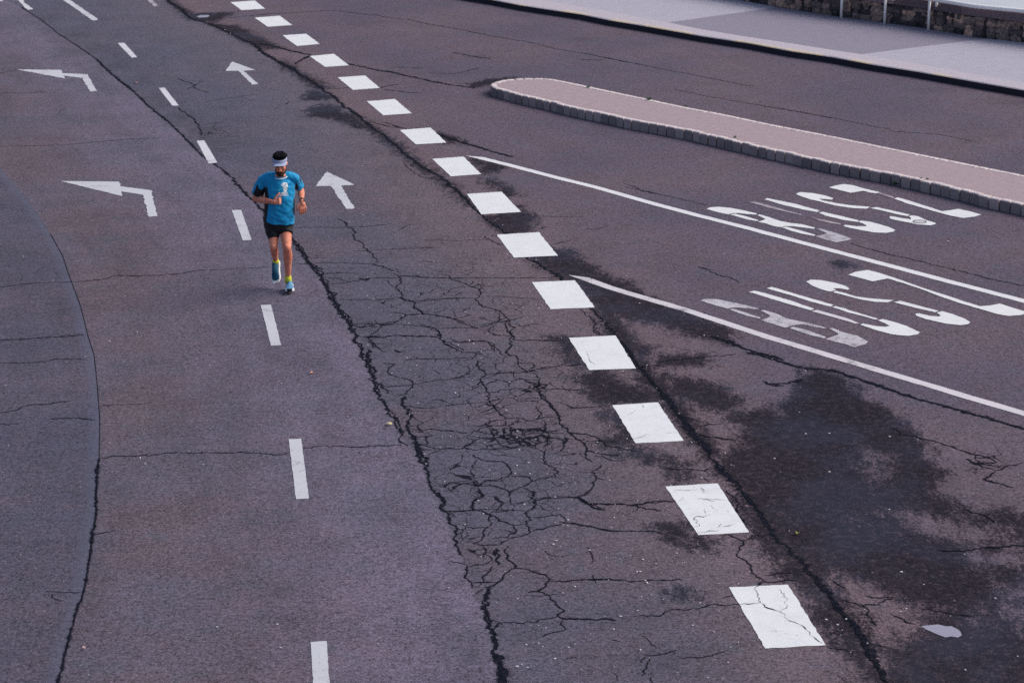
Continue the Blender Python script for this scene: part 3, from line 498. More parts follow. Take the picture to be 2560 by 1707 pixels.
stripe([(1172,388.5),(1266,411.7),(1388.6,444),(1489.8,469),(1560,489),(1640,511.7),(1743.7,539),(1866,570),(1920,584.5),(2019,611),(2200,658.5),(2379,706),(2560,753),(2700,790)], .125, 'bus_lane_line', M_LINE1, 'upper long solid white line, bright, separating the two bus lanes', .28)
stripe([(1432,686),(1520,718),(1560,730.5),(1640,753.6),(1713,775),(1866,825.5),(1920,843),(2019,872.5),(2073,889),(2226,935),(2318,962),(2440,999),(2560,1034),(2700,1078)], .125, 'bus_lane_line', M_LINE2, 'lower long solid white line, scuffed, with dark damp asphalt beneath its start', .25)
AR = [('straight_arrow', [(816.9,430),(886.4,462.7),(852,465),(886.7,520),(882,523),(865.9,523),(827,465.8),(789.4,466.4)], 'straight-ahead arrow painted to the right of the runner'),
      ('straight_arrow', [(580.6,155),(638,176),(608,178),(645.8,211),(631,212.7),(596,178.3),(563.8,178.5)], 'smaller straight-ahead arrow painted farther up the road'),
      ('turn_arrow', [(151.5,453.6),(298.4,455),(301.5,466.7),(379.6,477),(379.6,487),(394,540.8),(371.3,543),(358.7,488),(303,479.6),(305,491)], 'long left-turn arrow painted left of the runner, largest of the turn arrows'),
      ('turn_arrow', [(41,174.5),(153,176),(156,183.7),(219,186.7),(222,194.4),(241.8,228),(225,230),(205.7,196),(159,190.4),(163.8,197.4)], 'left-turn arrow painted farther up the left lane'),
      ('turn_arrow', [(-100,-14),(-10,-12),(-6,-8),(52,-5),(60,0),(60,7),(83,23.6),(71,26),(64,22),(45,1.5),(8,0),(6,4),(-6,5)], 'chipped left-turn arrow cut off by the top left corner')]
for n, q, lb in AR: tag(sheet(n+'_marking', [q], M_GREY if 'chipped' not in lb else M_WORN), lb, 'road marking', 'direction arrows on the road', 'thing')
def cv(x0, y0, s, pts): return [(x0+a*s, y0+b*s) for a, b in pts]
sA = 400/2352; sD_ = 440/2352
Af = lambda p: cv(1750, 440, sA, p); Bf = lambda p: cv(2100, 440, sA, p); Cf = lambda p: cv(1740, 660, sA, p); Df = lambda p: cv(2120, 660, sD_, p)
U_ = [(Af([(95,487),(150,465),(280,458),(450,475),(640,510),(830,555),(835,572),(700,565),(560,550),(470,552),(420,568),(330,552),(200,520)]),0),
 (Af([(435,568),(520,562),(700,605),(860,655),(845,668),(700,645),(560,605)]),0),
 (Af([(838,580),(880,572),(1000,605),(1170,665),(1330,695),(1500,715),(1690,765),(1680,782),(1500,760),(1350,742),(1250,742),(1190,758),(1100,745),(960,700),(850,678),(930,655),(960,635),(900,605)]),0),
 (Af([(1200,758),(1270,752),(1400,785),(1560,830),(1700,870),(1680,885),(1500,855),(1350,815)]),0),
 (Af([(1705,780),(1770,778),(1950,830),(2100,875),(2240,930),(2150,955),(2010,980),(1850,940),(1700,895),(1720,885),(1850,858),(1860,845),(1780,810)]),1),
 (Af([(945,350),(990,330),(1100,355),(1400,415),(1760,515),(1720,535),(1500,495),(1200,425),(1060,380)]),0),
 (Af([(1745,545),(1800,532),(2100,600),(2340,660),(2310,682),(2100,650),(1850,590)]),0),
 (Bf([(262,678),(310,662),(450,680),(600,720),(740,765),(810,800),(780,825),(680,842),(500,835),(300,800),(150,770),(45,742),(80,725),(250,745),(380,745),(400,738),(340,705)]),0),
 (Af([(680,385),(800,383),(900,405),(1100,460),(1300,520),(1500,570),(1480,582),(1250,530),(1000,470),(850,425)]),2),
 (Af([(1540,590),(1750,635),(2070,705),(2060,718),(1950,705),(1750,660)]),2),
 (Af([(1415,265),(1470,243),(1650,258),(1850,295),(1960,335),(1930,355),(1830,345),(1750,340),(1800,365),(2000,405),(2200,435)])+Bf([(200,440),(440,460),(390,487),(200,480),(0,452)])+Af([(1950,432),(1750,378),(1620,350),(1500,310),(1425,280)]),0),
 (Bf([(440,478),(540,465),(700,500),(900,545),(1030,575),(990,597),(800,560),(600,510)]),0),
 (Bf([(1010,600),(1050,585),(1150,600),(1280,660),(1400,695),(1412,712),(1330,733),(1150,718),(950,680),(740,635),(725,605),(760,598),(900,625),(1040,645),(1045,625)]),0),
 (Bf([(-163,175),(-60,145),(60,125),(200,145),(350,190),(590,245),(540,262),(440,250),(340,225),(160,255),(0,215)]),0),
 (Bf([(590,250),(680,275),(800,315),(780,335),(640,295),(560,262)]),2),
 (Bf([(790,340),(850,322),(1000,365),(1300,460),(1500,525),(1620,510),(1740,490),(1900,525),(2080,575),(1980,605),(1810,625),(1620,590),(1480,552),(1300,500),(1000,415)]),0)]
L__ = [(Cf([(70,540),(140,515),(300,520),(450,550),(620,585),(920,655),(900,672),(750,655),(600,640),(500,650),(460,660),(300,615),(150,570)]),1),
 (Cf([(480,670),(560,665),(750,725),(950,790),(930,805),(750,765),(600,715)]),1),
 (Cf([(950,690),(1000,680),(1200,740),(1330,805),(1500,840),(1650,870),(1920,940),(1900,955),(1700,920),(1560,890),(1420,905),(1310,940),(1150,890),(950,830),(1060,795),(1090,760),(1020,720)]),1),
 (Cf([(1380,945),(1430,925),(1650,980),(1910,1075),(1890,1100),(1700,1055),(1500,990)]),1),
 (Cf([(1950,950),(2010,945),(2120,995),(2250,1030)])+Df([(120,960),(270,1040),(230,1075),(80,1120)])+Cf([(2200,1180),(2050,1150),(1900,1110),(2040,1060),(2100,1040),(2050,1000)]),1),
 (Cf([(1040,360),(1110,342),(1200,365),(1600,485),(2020,605),(1980,632),(1700,560),(1400,465),(1150,395)]),0),
 (Cf([(2000,640),(2050,625),(2200,660)])+Df([(0,618),(400,735),(370,748),(200,700),(0,652)])+Cf([(2150,685)]),0),
 (Df([(400,755),(460,740),(600,775),(780,830),(960,915),(930,945),(800,965),(600,945),(400,895),(250,845),(160,815),(200,800),(350,830),(500,845),(560,830),(500,800)]),0),
 (Cf([(775,415),(860,398),(1000,430),(1400,545),(1740,665),(1690,685),(1400,605),(1100,515),(900,450)]),0),
 (Cf([(1700,700),(1770,678),(2000,740)])+Df([(0,735),(150,795),(90,800),(0,770)])+Cf([(2100,810)]),3),
 (Cf([(1620,265),(1690,235),(1850,245),(2050,285),(2200,330),(2260,370),(2230,385),(2120,365),(2010,362),(2060,390),(1970,410),(1850,380),(1700,320)]),0),
 (Cf([(2010,420),(2060,400),(2200,435)])+Df([(0,408),(107,440),(300,465),(610,488),(530,518),(350,510),(150,475),(0,435)]),0),
 (Df([(610,515),(700,498),(900,550),(1215,632),(1160,650),(900,590),(700,540)]),0),
 (Df([(1185,655),(1260,635),(1400,675),(1560,735),(1635,785),(1600,810),(1500,822),(1300,800),(1050,745),(910,695),(900,670),(950,665),(1100,700),(1220,708),(1240,695)]),0),
 (Df([(0,150),(100,110),(260,85),(400,120),(540,165),(750,235),(1000,325),(1330,430),(1600,520),(1760,570),(1900,560),(2030,535),(2200,590),(2420,655),(2300,690),(2150,700),(2000,675),(1760,605),(1500,530),(1250,445),(950,330),(700,250),(530,200),(330,238),(150,190)]),0)]
M_LET = paint('lettering_paint', (.76, .77, .80), .22); M_LETW = paint('thin_lettering_paint', (.58, .56, .62), .50); M_LETF = paint('ghost_lettering_paint', (.40, .35, .40), .60, .2)
for lst, lb in ((U_, 'upper painted word BUSZ in stretched stencil letters, beside the traffic island'), (L__, 'lower painted word BUSZ in stretched stencil letters, its first letter faded')):
    o = sheet('bus_word_marking', [a for a, b in lst], [M_LET, M_LETW, M_LETF, M_LINE2], idx=[b for a, b in lst], rough=.002, shrink=.0)
    tag(o, lb, 'road lettering', 'painted bus lane words', 'thing')

# ------------------------------------------------------------------ traffic island with sett kerb
def resample(P, step):
    P = np.asarray(P, float); s = np.r_[0, np.cumsum(np.linalg.norm(np.diff(P, axis=0), axis=1))]
    n = max(2, int(round(s[-1]/step))); t = np.linspace(0, s[-1], n+1)
    return np.stack([np.interp(t, s, P[:, k]) for k in range(P.shape[1])], 1)
HI = .155
near_e = [(1226,215.5),(1236,221),(1273.5,230),(1316,241.4),(1367,251.6),(1418,265),(1469,276),(1520,287),(1580,300),(1715.5,324.5),(1807,346),(1930,373.5),(2080,407),(2226,434.7),(2367,465.5),(2455.7,488.8),(2560,512),(2760,562),(3000,620)]
far_e = [(1226,215.5),(1228,209),(1238,204.5),(1261.6,199.5),(1299,196),(1350,195.5),(1380.7,197.5),(1435,208),(1503,222.7),(1580,239),(1623.6,248),(1715.5,268),(1807,284.7),(1930,311),(2080,339.8),(2226,370),(2379,401),(2560,437.7),(2760,478),(3000,528)]
NE, FE = gnd(near_e, HI), gnd(far_e, HI)
isl = empty('traffic_island', (*gnd((1800, 310)), 0)); tag(isl, 'long raised traffic island with pink-grey paving and a sett kerb, rounded at its left end', 'traffic island')
IL = np.array([*gnd((1800, 310)), 0])
M_SETT = NT('sett_stone'); p = M_SETT.obj(); 
at = M_SETT.n('ShaderNodeAttribute', attribute_name='tone'); 
c = M_SETT.mix(at.outputs['Fac'], L(118, 108, 114), L(172, 156, 160)); 
nn = M_SETT.noise(p, 40, 4, .75); vm = M_SETT.n('ShaderNodeVectorMath', operation='SCALE'); M_SETT.l(c, vm.inputs[0]); M_SETT.l(M_SETT.math('ADD', .55, M_SETT.math('MULTIPLY', nn, .9)), vm.inputs['Scale'])
M_SETT.l(vm.outputs[0], M_SETT.b.inputs['Base Color']); M_SETT.b.inputs['Roughness'].default_value = .9; M_SETT.bump(nn, .5, .01)
M_KTOP = plain('worn_kerb_top', L(214, 202, 202), .2, 26, .85, .3, tint=(L(150, 138, 146), .5)); M_JOINT = plain('kerb_joint_dirt', L(14, 16, 22), .3, 30)
def kerb_blocks(path, depth, H, step, name, parent, origin, sgn=1, tone=(0, 1)):
    P = resample(path, step); V, Fc, fm, tn = [], [], [], []
    def box(A, B, n0, n1, z0, z1, d, ins, mi, m2, t):
        b = len(V)
        e = (B-A)/np.linalg.norm(B-A)*ins
        a0, b0, = A+e+n0*ins*0, B-e
        bev = .012
        ring = []
        for (p_, q_) in (((a0, n0), (b0, n1)),):
            (A_, na), (B_, nb) = (p_, q_)
            ring = [(A_, z0), (B_, z0), (B_+nb*d, z0), (A_+na*d, z0), (A_, z1-bev), (B_, z1-bev), (B_+nb*d, z1-bev), (A_+na*d, z1-bev),
                    (A_+na*bev+e*.5, z1), (B_+nb*bev-e*.5, z1), (B_+nb*(d-bev)-e*.5, z1), (A_+na*(d-bev)+e*.5, z1)]
        for q_, z_ in ring: V.append((q_[0]-origin[0], q_[1]-origin[1], z_))
        for f_, mm in (((0,1,5,4), mi), ((1,2,6,5), mi), ((2,3,7,6), mi), ((3,0,4,7), mi), ((4,5,9,8), m2), ((5,6,10,9), m2), ((6,7,11,10), m2), ((7,4,8,11), m2), ((8,9,10,11), m2)):
            Fc.append(tuple(b+i for i in f_)); fm.append(mm); tn.append(t)
    T = np.gradient(P, axis=0); T /= np.linalg.norm(T, axis=1)[:, None]; N = np.stack([-T[:, 1], T[:, 0]], 1)*sgn
    for i in range(len(P)-1):
        t = float(np.clip(RNG.normal((tone[0]+tone[1])/2, .25), tone[0], tone[1]))
        jit = RNG.uniform(-.006, .006); ins = RNG.uniform(.006, .014)
        box(P[i]+N[i]*jit*2, P[i+1]+N[i+1]*jit*2, N[i], N[i+1], -.02, H+jit*.6, depth, ins, 0, 1, t)
    # dark bedding behind the open joints
    b = len(V)
    for i in range(len(P)):
        for o_, z_ in ((.03, -.02), (.03, H-.03), (depth-.01, H-.012), (depth-.01, -.02)):
            q_ = P[i]+N[i]*o_; V.append((q_[0]-origin[0], q_[1]-origin[1], z_))
    for i in range(len(P)-1):
        for k in range(3): Fc.append((b+4*i+k, b+4*i+4+k, b+4*i+5+k, b+4*i+1+k)); fm.append(2); tn.append(0)
    o = mesh_obj(name, V, Fc, [M_SETT.m, M_KTOP, M_JOINT], parent, fm)
    a_ = o.data.attributes.new('tone', 'FLOAT', 'FACE'); a_.data.foreach_set('value', tn)
    return o, P, N
loop = np.concatenate([NE[::-1], FE[1:]])
ko, KP, KN = kerb_blocks(loop, .10, HI, .178, 'kerb', isl, IL, sgn=-1, tone=(.1, 1))
M_IPAV = plain('island_paving', L(160, 143, 149), .34, 60, .9, .35, coord='pos', tint=(L(170, 150, 165), .5))
# paving strip between the two kerbs
a_ = resample(NE, .4); b_ = resample(FE, .4); n_ = 120
ta = np.linspace(0, 1, n_)**1.3
def along(P, t):
    s = np.r_[0, np.cumsum(np.linalg.norm(np.diff(P, axis=0), axis=1))]; s /= s[-1]
    return np.stack([np.interp(t, s, P[:, k]) for k in (0, 1)], 1)
A1, B1 = along(NE, ta), along(FE, ta)
dA = B1-A1; LW = np.linalg.norm(dA, axis=1)[:, None]; k_ = np.clip(.085/np.maximum(LW, 1e-4), 0, .5)
A2, B2 = A1+dA*k_, B1-dA*k_
V = []; 
for q in range(n_):
    for t in (0, .25, .5, .75, 1):
        pt = A2[q]*(1-t)+B2[q]*t; V.append((pt[0]-IL[0], pt[1]-IL[1], HI-.006))
Fc = [(5*i+j, 5*i+j+1, 5*i+6+j, 5*i+5+j) for i in range(n_-1) for j in range(4)]
mesh_obj('paving', V, Fc, M_IPAV, isl)
# weeds
M_WEED = plain('weed_leaf', (.05, .13, .04), .4, 30, .7, 0)
def weed(px, z, r, n, label):
    G = gnd(px, z); o = empty('weed_tuft', (G[0], G[1], z)); V, Fc = [], []
    for i in range(n):
        a = RNG.uniform(0, 6.28); el = RNG.uniform(.3, 1.3); L_ = r*RNG.uniform(.6, 1.2); w_ = L_*.16
        b0 = np.array([RNG.normal(0, r*.25), RNG.normal(0, r*.18), 0]); d = np.array([math.cos(a)*math.cos(el), math.sin(a)*math.cos(el), math.sin(el)])
        s = np.array([-math.sin(a), math.cos(a), 0])*w_; b = len(V)
        m_ = b0+d*L_*.5+np.array([0, 0, .15*L_]); t_ = b0+d*L_
        V += [tuple(b0-s*.4), tuple(b0+s*.4), tuple(m_+s), tuple(m_-s), tuple(t_)]
        Fc += [(b, b+1, b+2, b+3), (b+3, b+2, b+4)]
    bpy.data.objects.remove(o); o = mesh_obj('weed_tuft', V, Fc, M_WEED); o.location = (G[0], G[1], z)
    tag(o, label, 'weed', 'weeds growing in the island kerb joints')
weed((2241, 463), .0, .085, 60, 'bushiest green weed tuft, growing at the foot of the island kerb above the painted word')
weed((1623, 250), HI, .05, 30, 'low green weed on the far edge of the island, left of the others there')
weed((1715, 268), HI, .03, 16, 'tiny weed on the far edge of the island')
weed((1470, 219), HI, .04, 22, 'pale moss-like weed near the rounded left end of the island, on its far edge')
weed((1838, 344), HI, .035, 20, 'small dark weed on the near edge of the island paving')
weed((2303, 447), HI, .03, 14, 'small brownish weed on the near edge of the island, left one of a pair')
weed((2318, 449), HI, .03, 14, 'small brownish weed on the near edge of the island, right one of a pair')
weed((1226, 210), .08, .03, 12, 'tiny green weed at the rounded nose of the island')

# ------------------------------------------------------------------ pavement, kerb, stone wall, railing
HP = .12
ko_ = [(700,-85),(1000,-38),(1235,0),(1296.7,12),(1358,21.4),(1449.7,35),(1526,50.5),(1600,62.7),(1654,72),(1755,90),(1868.5,107),(1975.6,127),(2080,142),(2180,160.7),(2287,177.5),(2410,199),(2560,225),(2760,262),(3000,308)]
ki_ = [(700,-105),(1000,-56),(1235,-18),(1350,0),(1440,16),(1526,31),(1623.6,49),(1680,59),(1746,73),(1868,93),(1975,109),(2080,126),(2152.6,136.5),(2287,160),(2410,182),(2560,208),(2760,244),(3000,290)]
KO, KI = gnd(ko_, HP), gnd(ki_, HP)
wb_ = [(900,-165),(1300,-92),(1600,-40),(1853,1.5),(1942,18),(1991,26),(2080,40),(2208,57),(2321,72.5),(2440,94),(2560,106.5),(2760,138),(3000,178)]
WB = gnd(wb_, HP)
M_PAVL = plain('pale_pavement', L(169, 166, 179), .30, 50, .9, .25, coord='pos', tint=(L(170, 164, 186), .5))
M_PAVD = plain('grey_pavement', L(136, 131, 147), .30, 50, .9, .25, coord='pos', tint=(L(132, 122, 142), .7))
M_PAVP = plain('pinkish_pavement', L(182, 168, 184), .14, 45, .9, .25, coord='pos')
def strip_mesh(A, B, z, z2=None):
    V = [(a[0], a[1], z) for a in A]+[(b[0], b[1], z if z2 is None else z2) for b in B]; return V
def clip_ground(P): return [tuple(p) for p in P]
d1a, d1b = gnd((1669.6, 57), HP), gnd((1945, 18.5), HP); d2a, d2b = gnd((2152.6, 136.5), HP), gnd((2465, 97), HP)
def upto(P, q, before):   # part of polyline P left / right of point q (by x)
    return [tuple(p) for p in P if (p[0] < q[0]-1e-3) == before]
def between(P, q0, q1): return [tuple(p) for p in P if q0[0]+1e-3 < p[0] < q1[0]-1e-3]
polys = [(upto(KI, d1a, True)+[tuple(d1a), tuple(d1b)]+upto(WB, d1b, True)[::-1], 0),
         ([tuple(d1a)]+between(KI, d1a, d2a)+[tuple(d2a), tuple(d2b)]+between(WB, d1b, d2b)[::-1]+[tuple(d1b)], 1),
         ([tuple(d2a)]+upto(KI, d2a, False)+upto(WB, d2b, False)[::-1]+[tuple(d2b)], 0)]
bm = bmesh.new()
for q, mi in polys:
    f = bm.faces.new([bm.verts.new((x, y, HP)) for x, y in q]); f.material_index = mi; f.normal_update()
    if f.normal.z < 0: f.normal_flip()
bmesh.ops.triangulate(bm, faces=bm.faces[:])
me = bpy.data.meshes.new('pavement'); bm.to_mesh(me); bm.free(); me.materials.append(M_PAVL); me.materials.append(M_PAVD)
tag(link(bpy.data.objects.new('pavement', me)), kind='structure')
# kerb: top strip with worn yellow edge paint, face with its shade painted in dark
def kerb_top_mat():
    M = NT('kerb_with_yellow_edge'); p = M.pos(); at = M.attr('edge')
    n = M.noise(p, 30, 4, .7); n2 = M.noise(p, .9, 2, .5)
    c = M.mix(M.ramp(n, .3, .7), L(168, 160, 172), L(192, 184, 194))
    y = M.math('MULTIPLY', M.ramp(at, .55, .85), M.math('MULTIPLY', M.ramp(n2, .46, .56), M.ramp(n, .3, .55, .3, 1)))
    c = M.mix(M.math('MULTIPLY', y, .5), c, L(226, 202, 140))
    M.l(c, M.b.inputs['Base Color']); M.b.inputs['Roughness'].default_value = .85; M.bump(n, .3, .008); return M.m
M_KY = kerb_top_mat(); M_KF = plain('painted_shade_kerb_face', L(48, 46, 58), .35, 14, .95, .4, coord='pos')  # kerb face: near-black base colour stands in for its unlit side
a_, b_ = resample(KO, .25), None
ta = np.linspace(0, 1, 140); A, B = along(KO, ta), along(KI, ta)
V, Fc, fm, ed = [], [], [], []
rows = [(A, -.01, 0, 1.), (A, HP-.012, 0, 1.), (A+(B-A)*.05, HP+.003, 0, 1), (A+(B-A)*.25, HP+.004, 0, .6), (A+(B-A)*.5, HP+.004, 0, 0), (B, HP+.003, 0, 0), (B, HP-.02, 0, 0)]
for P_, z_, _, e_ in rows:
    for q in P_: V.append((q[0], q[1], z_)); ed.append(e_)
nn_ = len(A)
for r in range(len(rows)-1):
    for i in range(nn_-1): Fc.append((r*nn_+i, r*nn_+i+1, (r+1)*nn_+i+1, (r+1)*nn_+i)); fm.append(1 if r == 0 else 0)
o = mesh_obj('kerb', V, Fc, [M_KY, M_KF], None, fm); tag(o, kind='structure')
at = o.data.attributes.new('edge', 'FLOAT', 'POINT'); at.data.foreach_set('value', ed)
# wall
wall = empty('stone_wall', (*gnd((2321, 72), HP), HP)); WL = np.array([*gnd((2321, 72), HP), 0.])
tag(wall, 'low rubble stone wall with dressed coping blocks along the back of the pavement', 'wall')
WP = resample(WB, .25); T = np.gradient(WP, axis=0); T /= np.linalg.norm(T, axis=1)[:, None]; WN = np.stack([-T[:, 1], T[:, 0]], 1)
if WN[len(WN)//2][1] < 0: WN = -WN        # pointing away from the camera
M_MORT = plain('dark_mortar', L(56, 52, 58), .4, 12, .95, .5)
def along_box(P, N, o0, o1, z0, z1, name, mat, parent, org, closed=True):
    V, Fc = [], []
    for q, n in zip(P, N):
        for o_, z_ in ((o0, z0), (o0, z1), (o1, z1), (o1, z0)):
            s = q+n*o_; V.append((s[0]-org[0], s[1]-org[1], z_-HP))
    for i in range(len(P)-1):
        for k in range(4): Fc.append((4*i+k, 4*i+4+k, 4*i+4+(k+1) % 4, 4*i+(k+1) % 4))
    Fc += [(0, 1, 2, 3), tuple(4*(len(P)-1)+k for k in (3, 2, 1, 0))]
    return mesh_obj(name, V, Fc, mat, parent)
along_box(WP, WN, .05, .45, HP-.05, HP+.37, 'mortar_core', M_MORT, wall, WL)
M_RUB = NT('rubble_stone'); p = M_RUB.obj(); at = M_RUB.n('ShaderNodeAttribute', attribute_name='tone')
c = M_RUB.mix(M_RUB.ramp(at.outputs['Fac'], 0, .6), L(64, 60, 66), L(130, 114, 112)); c = M_RUB.mix(M_RUB.ramp(at.outputs['Fac'], .6, 1.), c, L(208, 170, 152))
nz = M_RUB.noise(p, 18, 4, .8); vm = M_RUB.n('ShaderNodeVectorMath', operation='SCALE'); M_RUB.l(c, vm.inputs[0]); M_RUB.l(M_RUB.ramp(nz, .3, .7, .45, 1.4), vm.inputs['Scale'])
M_RUB.l(vm.outputs[0], M_RUB.b.inputs['Base Color']); M_RUB.b.inputs['Roughness'].default_value = .95; M_RUB.bump(nz, .8, .03)
def stones():
    bm = bmesh.new(); tones = []
    s_tot = np.r_[0, np.cumsum(np.linalg.norm(np.diff(WP, axis=0), axis=1))]
    for row, (z0, rh) in enumerate(((-.03, .15), (.09, .13), (.20, .15), (.05, .24), (.29, .10))):
        x = RNG.uniform(0, .2)
        while x < s_tot[-1]-.3:
            wd = RNG.uniform(.11, .34)*(1.15 if rh > .2 else 1); h = rh*RNG.uniform(.8, 1.25); z = z0+RNG.uniform(-.02, .02)
            if rh > .2 and RNG.uniform() < .72: x += wd; continue
            if z+h > .38: z = .38-h
            i = int(np.searchsorted(s_tot, x+wd/2)); i = min(i, len(WP)-1)
            ctr = WP[i]+WN[i]*(.055+RNG.uniform(-.01, .015)); 
            bm2 = bmesh.new(); bmesh.ops.create_icosphere(bm2, subdivisions=2, radius=1)
            seed = Vector(RNG.uniform(-50, 50, 3)); base = len(bm.verts); vs = []
            for v in bm2.verts:
                n = v.co.normalized(); r = .86+.34*mnoise.noise(n*1.6+seed)
                sx, sy, sz = n.x*r*wd*.62, n.y*r*.06, n.z*r*h*.66
                m = max(abs(n.x), abs(n.z)); sx *= 1+.16*abs(n.z); sz *= 1+.16*abs(n.x)
                wpt = ctr+T[i]*(sx+RNG.uniform(-.001, .001))+WN[i]*sy
                vs.append(bm.verts.new((wpt[0]-WL[0], wpt[1]-WL[1], z+h/2+sz)))
            t = float(RNG.beta(1.3, 1.2))
            for f in bm2.faces:
                bm.faces.new([vs[v.index] for v in f.verts]); tones.append(t)
            bm2.free(); x += wd*RNG.uniform(.85, 1.0)
    me = bpy.data.meshes.new('rubble_face'); bm.to_mesh(me); bm.free(); me.materials.append(M_RUB.m)
    a = me.attributes.new('tone', 'FLOAT', 'FACE'); a.data.foreach_set('value', tones)
    return link(bpy.data.objects.new('rubble_face', me), wall)
stones()
M_COP = NT('coping_stone'); p = M_COP.obj(); at = M_COP.n('ShaderNodeAttribute', attribute_name='tone')
c = M_COP.mix(at.outputs['Fac'], L(72, 70, 80), L(150, 128, 136)); nz = M_COP.noise(p, 22, 4, .8); vm = M_COP.n('ShaderNodeVectorMath', operation='SCALE'); M_COP.l(c, vm.inputs[0]); M_COP.l(M_COP.ramp(nz, .3, .7, .7, 1.15), vm.inputs['Scale'])
M_COP.l(vm.outputs[0], M_COP.b.inputs['Base Color']); M_COP.b.inputs['Roughness'].default_value = .95; M_COP.bump(nz, .5, .02)
def coping():
    V, Fc, tn = [], [], []
    s_tot = np.r_[0, np.cumsum(np.linalg.norm(np.diff(WP, axis=0), axis=1))]; x = .0
    P = lambda s: np.array([np.interp(s, s_tot, WP[:, 0]), np.interp(s, s_tot, WP[:, 1])])
    while x < s_tot[-1]-.5:
        L_ = RNG.uniform(.5, 1.1); i = min(int(np.searchsorted(s_tot, x+L_/2)), len(WP)-1); a, b = P(x+.004), P(x+L_-.004); n = WN[i]; bs = len(V)
        j = RNG.uniform(-.006, .006)
        for z_, o_ in ((.385, -.02+j), (.54, -.02+j), (.55, -.01+j), (.55, .42), (.385, .42)):
            for q in (a, b): s = q+n*o_; V.append((s[0]-WL[0], s[1]-WL[1], z_))
        for k in range(5): kk = (k+1) % 5; Fc.append((bs+2*k, bs+2*k+1, bs+2*kk+1, bs+2*kk))
        Fc += [(bs, bs+2, bs+4, bs+6, bs+8), (bs+9, bs+7, bs+5, bs+3, bs+1)]; tn += [float(RNG.beta(1, 1.3))]*7; x += L_
    o = mesh_obj('coping', V, Fc, M_COP.m, wall); a = o.data.attributes.new('tone', 'FLOAT', 'FACE'); a.data.foreach_set('value', tn)
coping()
# raised terrace behind the wall
far = WP+WN*.1+np.array([14., 60.])
V = [(q[0], q[1], HP+.556) for q in WP+WN*.10]+[(q[0], q[1], HP+.556) for q in far]; n_ = len(WP)
M_TER = plain('terrace_paving', L(186, 190, 200), .24, 18, .9, .2, coord='pos', tint=(L(168, 174, 190), .5))
tag(mesh_obj('upper_pavement', V, [(i, i+1, n_+i+1, n_+i) for i in range(n_-1)], M_TER), kind='structure')
# railing
rail = empty('railing', (*gnd((2321, 72), HP), HP)); tag(rail, 'white tubular handrail on slim posts in front of the stone wall', 'railing')
M_RAIL = plain('white_rail_paint', (.95, .92, .90), .04, 8, .6, 0)
def tube(pts, radii, seg=12, caps=True):
    pts = [Vector(p) for p in pts]; V, Fc = [], []; n = len(pts)
    if isinstance(radii, (int, float)): radii = [radii]*n
    T_ = [(pts[min(i+1, n-1)]-pts[max(i-1, 0)]).normalized() for i in range(n)]
    ref = Vector((1, 0, 0)) if abs(T_[0].x) < .8 else Vector((0, 1, 0))
    X = (ref-T_[0]*ref.dot(T_[0])).normalized()
    for i in range(n):
        X = (X-T_[i]*X.dot(T_[i])).normalized(); Y = T_[i].cross(X); r = radii[i]; rx, ry = (r, r) if isinstance(r, (int, float)) else r
        for k in range(seg):
            a = 2*math.pi*k/seg; V.append(tuple(pts[i]+X*math.cos(a)*rx+Y*math.sin(a)*ry))
    for i in range(n-1):
        for k in range(seg): Fc.append((i*seg+k, i*seg+(k+1) % seg, (i+1)*seg+(k+1) % seg, (i+1)*seg+k))
    if caps: Fc += [tuple(range(seg))[::-1], tuple((n-1)*seg+k for k in range(seg))]
    return V, Fc
RP = WP-WN*.10
V, Fc = tube([(q[0]-WL[0], q[1]-WL[1], .60) for q in RP], .040, 14); mesh_obj('handrail', V, Fc, M_RAIL, rail, smooth=True)
def rail_at(px):     # nearest rail station to a photo column
    pr = proj(np.concatenate([RP, np.full((len(RP), 1), HP)], 1)); return int(np.argmin(abs(pr[:, 0]-px)))
RPf = resample(RP, .02); prf = proj(np.concatenate([RPf, np.full((len(RPf), 1), HP+.02)], 1))
i0 = int(np.argmin(abs(prf[:, 0]-2321.5))); i1 = int(np.argmin(abs(prf[:, 0]-2211.5))); st = abs(i0-i1)
for target in (2103, 2212, 2321.5, 2720):
    i = int(np.argmin(abs(prf[:, 0]-target)))
    if 0 <= i < len(RPf)-12:
        q = RPf[i]; V, Fc = tube([(q[0]-WL[0], q[1]-WL[1], -.03), (q[0]-WL[0], q[1]-WL[1], .59)], .026, 10); mesh_obj('post', V, Fc, M_RAIL, rail, smooth=True)
        q2 = RPf[i+9]; V, Fc = tube([(q2[0]-WL[0], q2[1]-WL[1], .47), (q2[0]-WL[0], q2[1]-WL[1], .58)], .024, 8); mesh_obj('bracket', V, Fc, M_RAIL, rail, smooth=True)

# ------------------------------------------------------------------ small things on the road
M_WATER = NT('puddle_water'); M_WATER.b.inputs['Base Color'].default_value = (*L(150, 146, 164), 1); M_WATER.b.inputs['Roughness'].default_value = .25; M_WATER.b.inputs['Specular IOR Level'].default_value = .8
def puddle(q):
    o = sheet('puddle', [q], M_WATER.m, z=.003, rough=.008); tag(o, kind='structure', label=None)
puddle(fr(1920, 1227, [(1250,1105),(1330,1095),(1390,1090),(1450,1105),(1500,1105),(1550,1130),(1572,1150),(1583,1180),(1550,1197),(1500,1188),(1450,1196),(1400,1178),(1330,1148),(1290,1130)]))
puddle(fr(0, 0, [(1608,136),(1640,127),(1700,126),(1712,134),(1690,144),(1625,147)]))
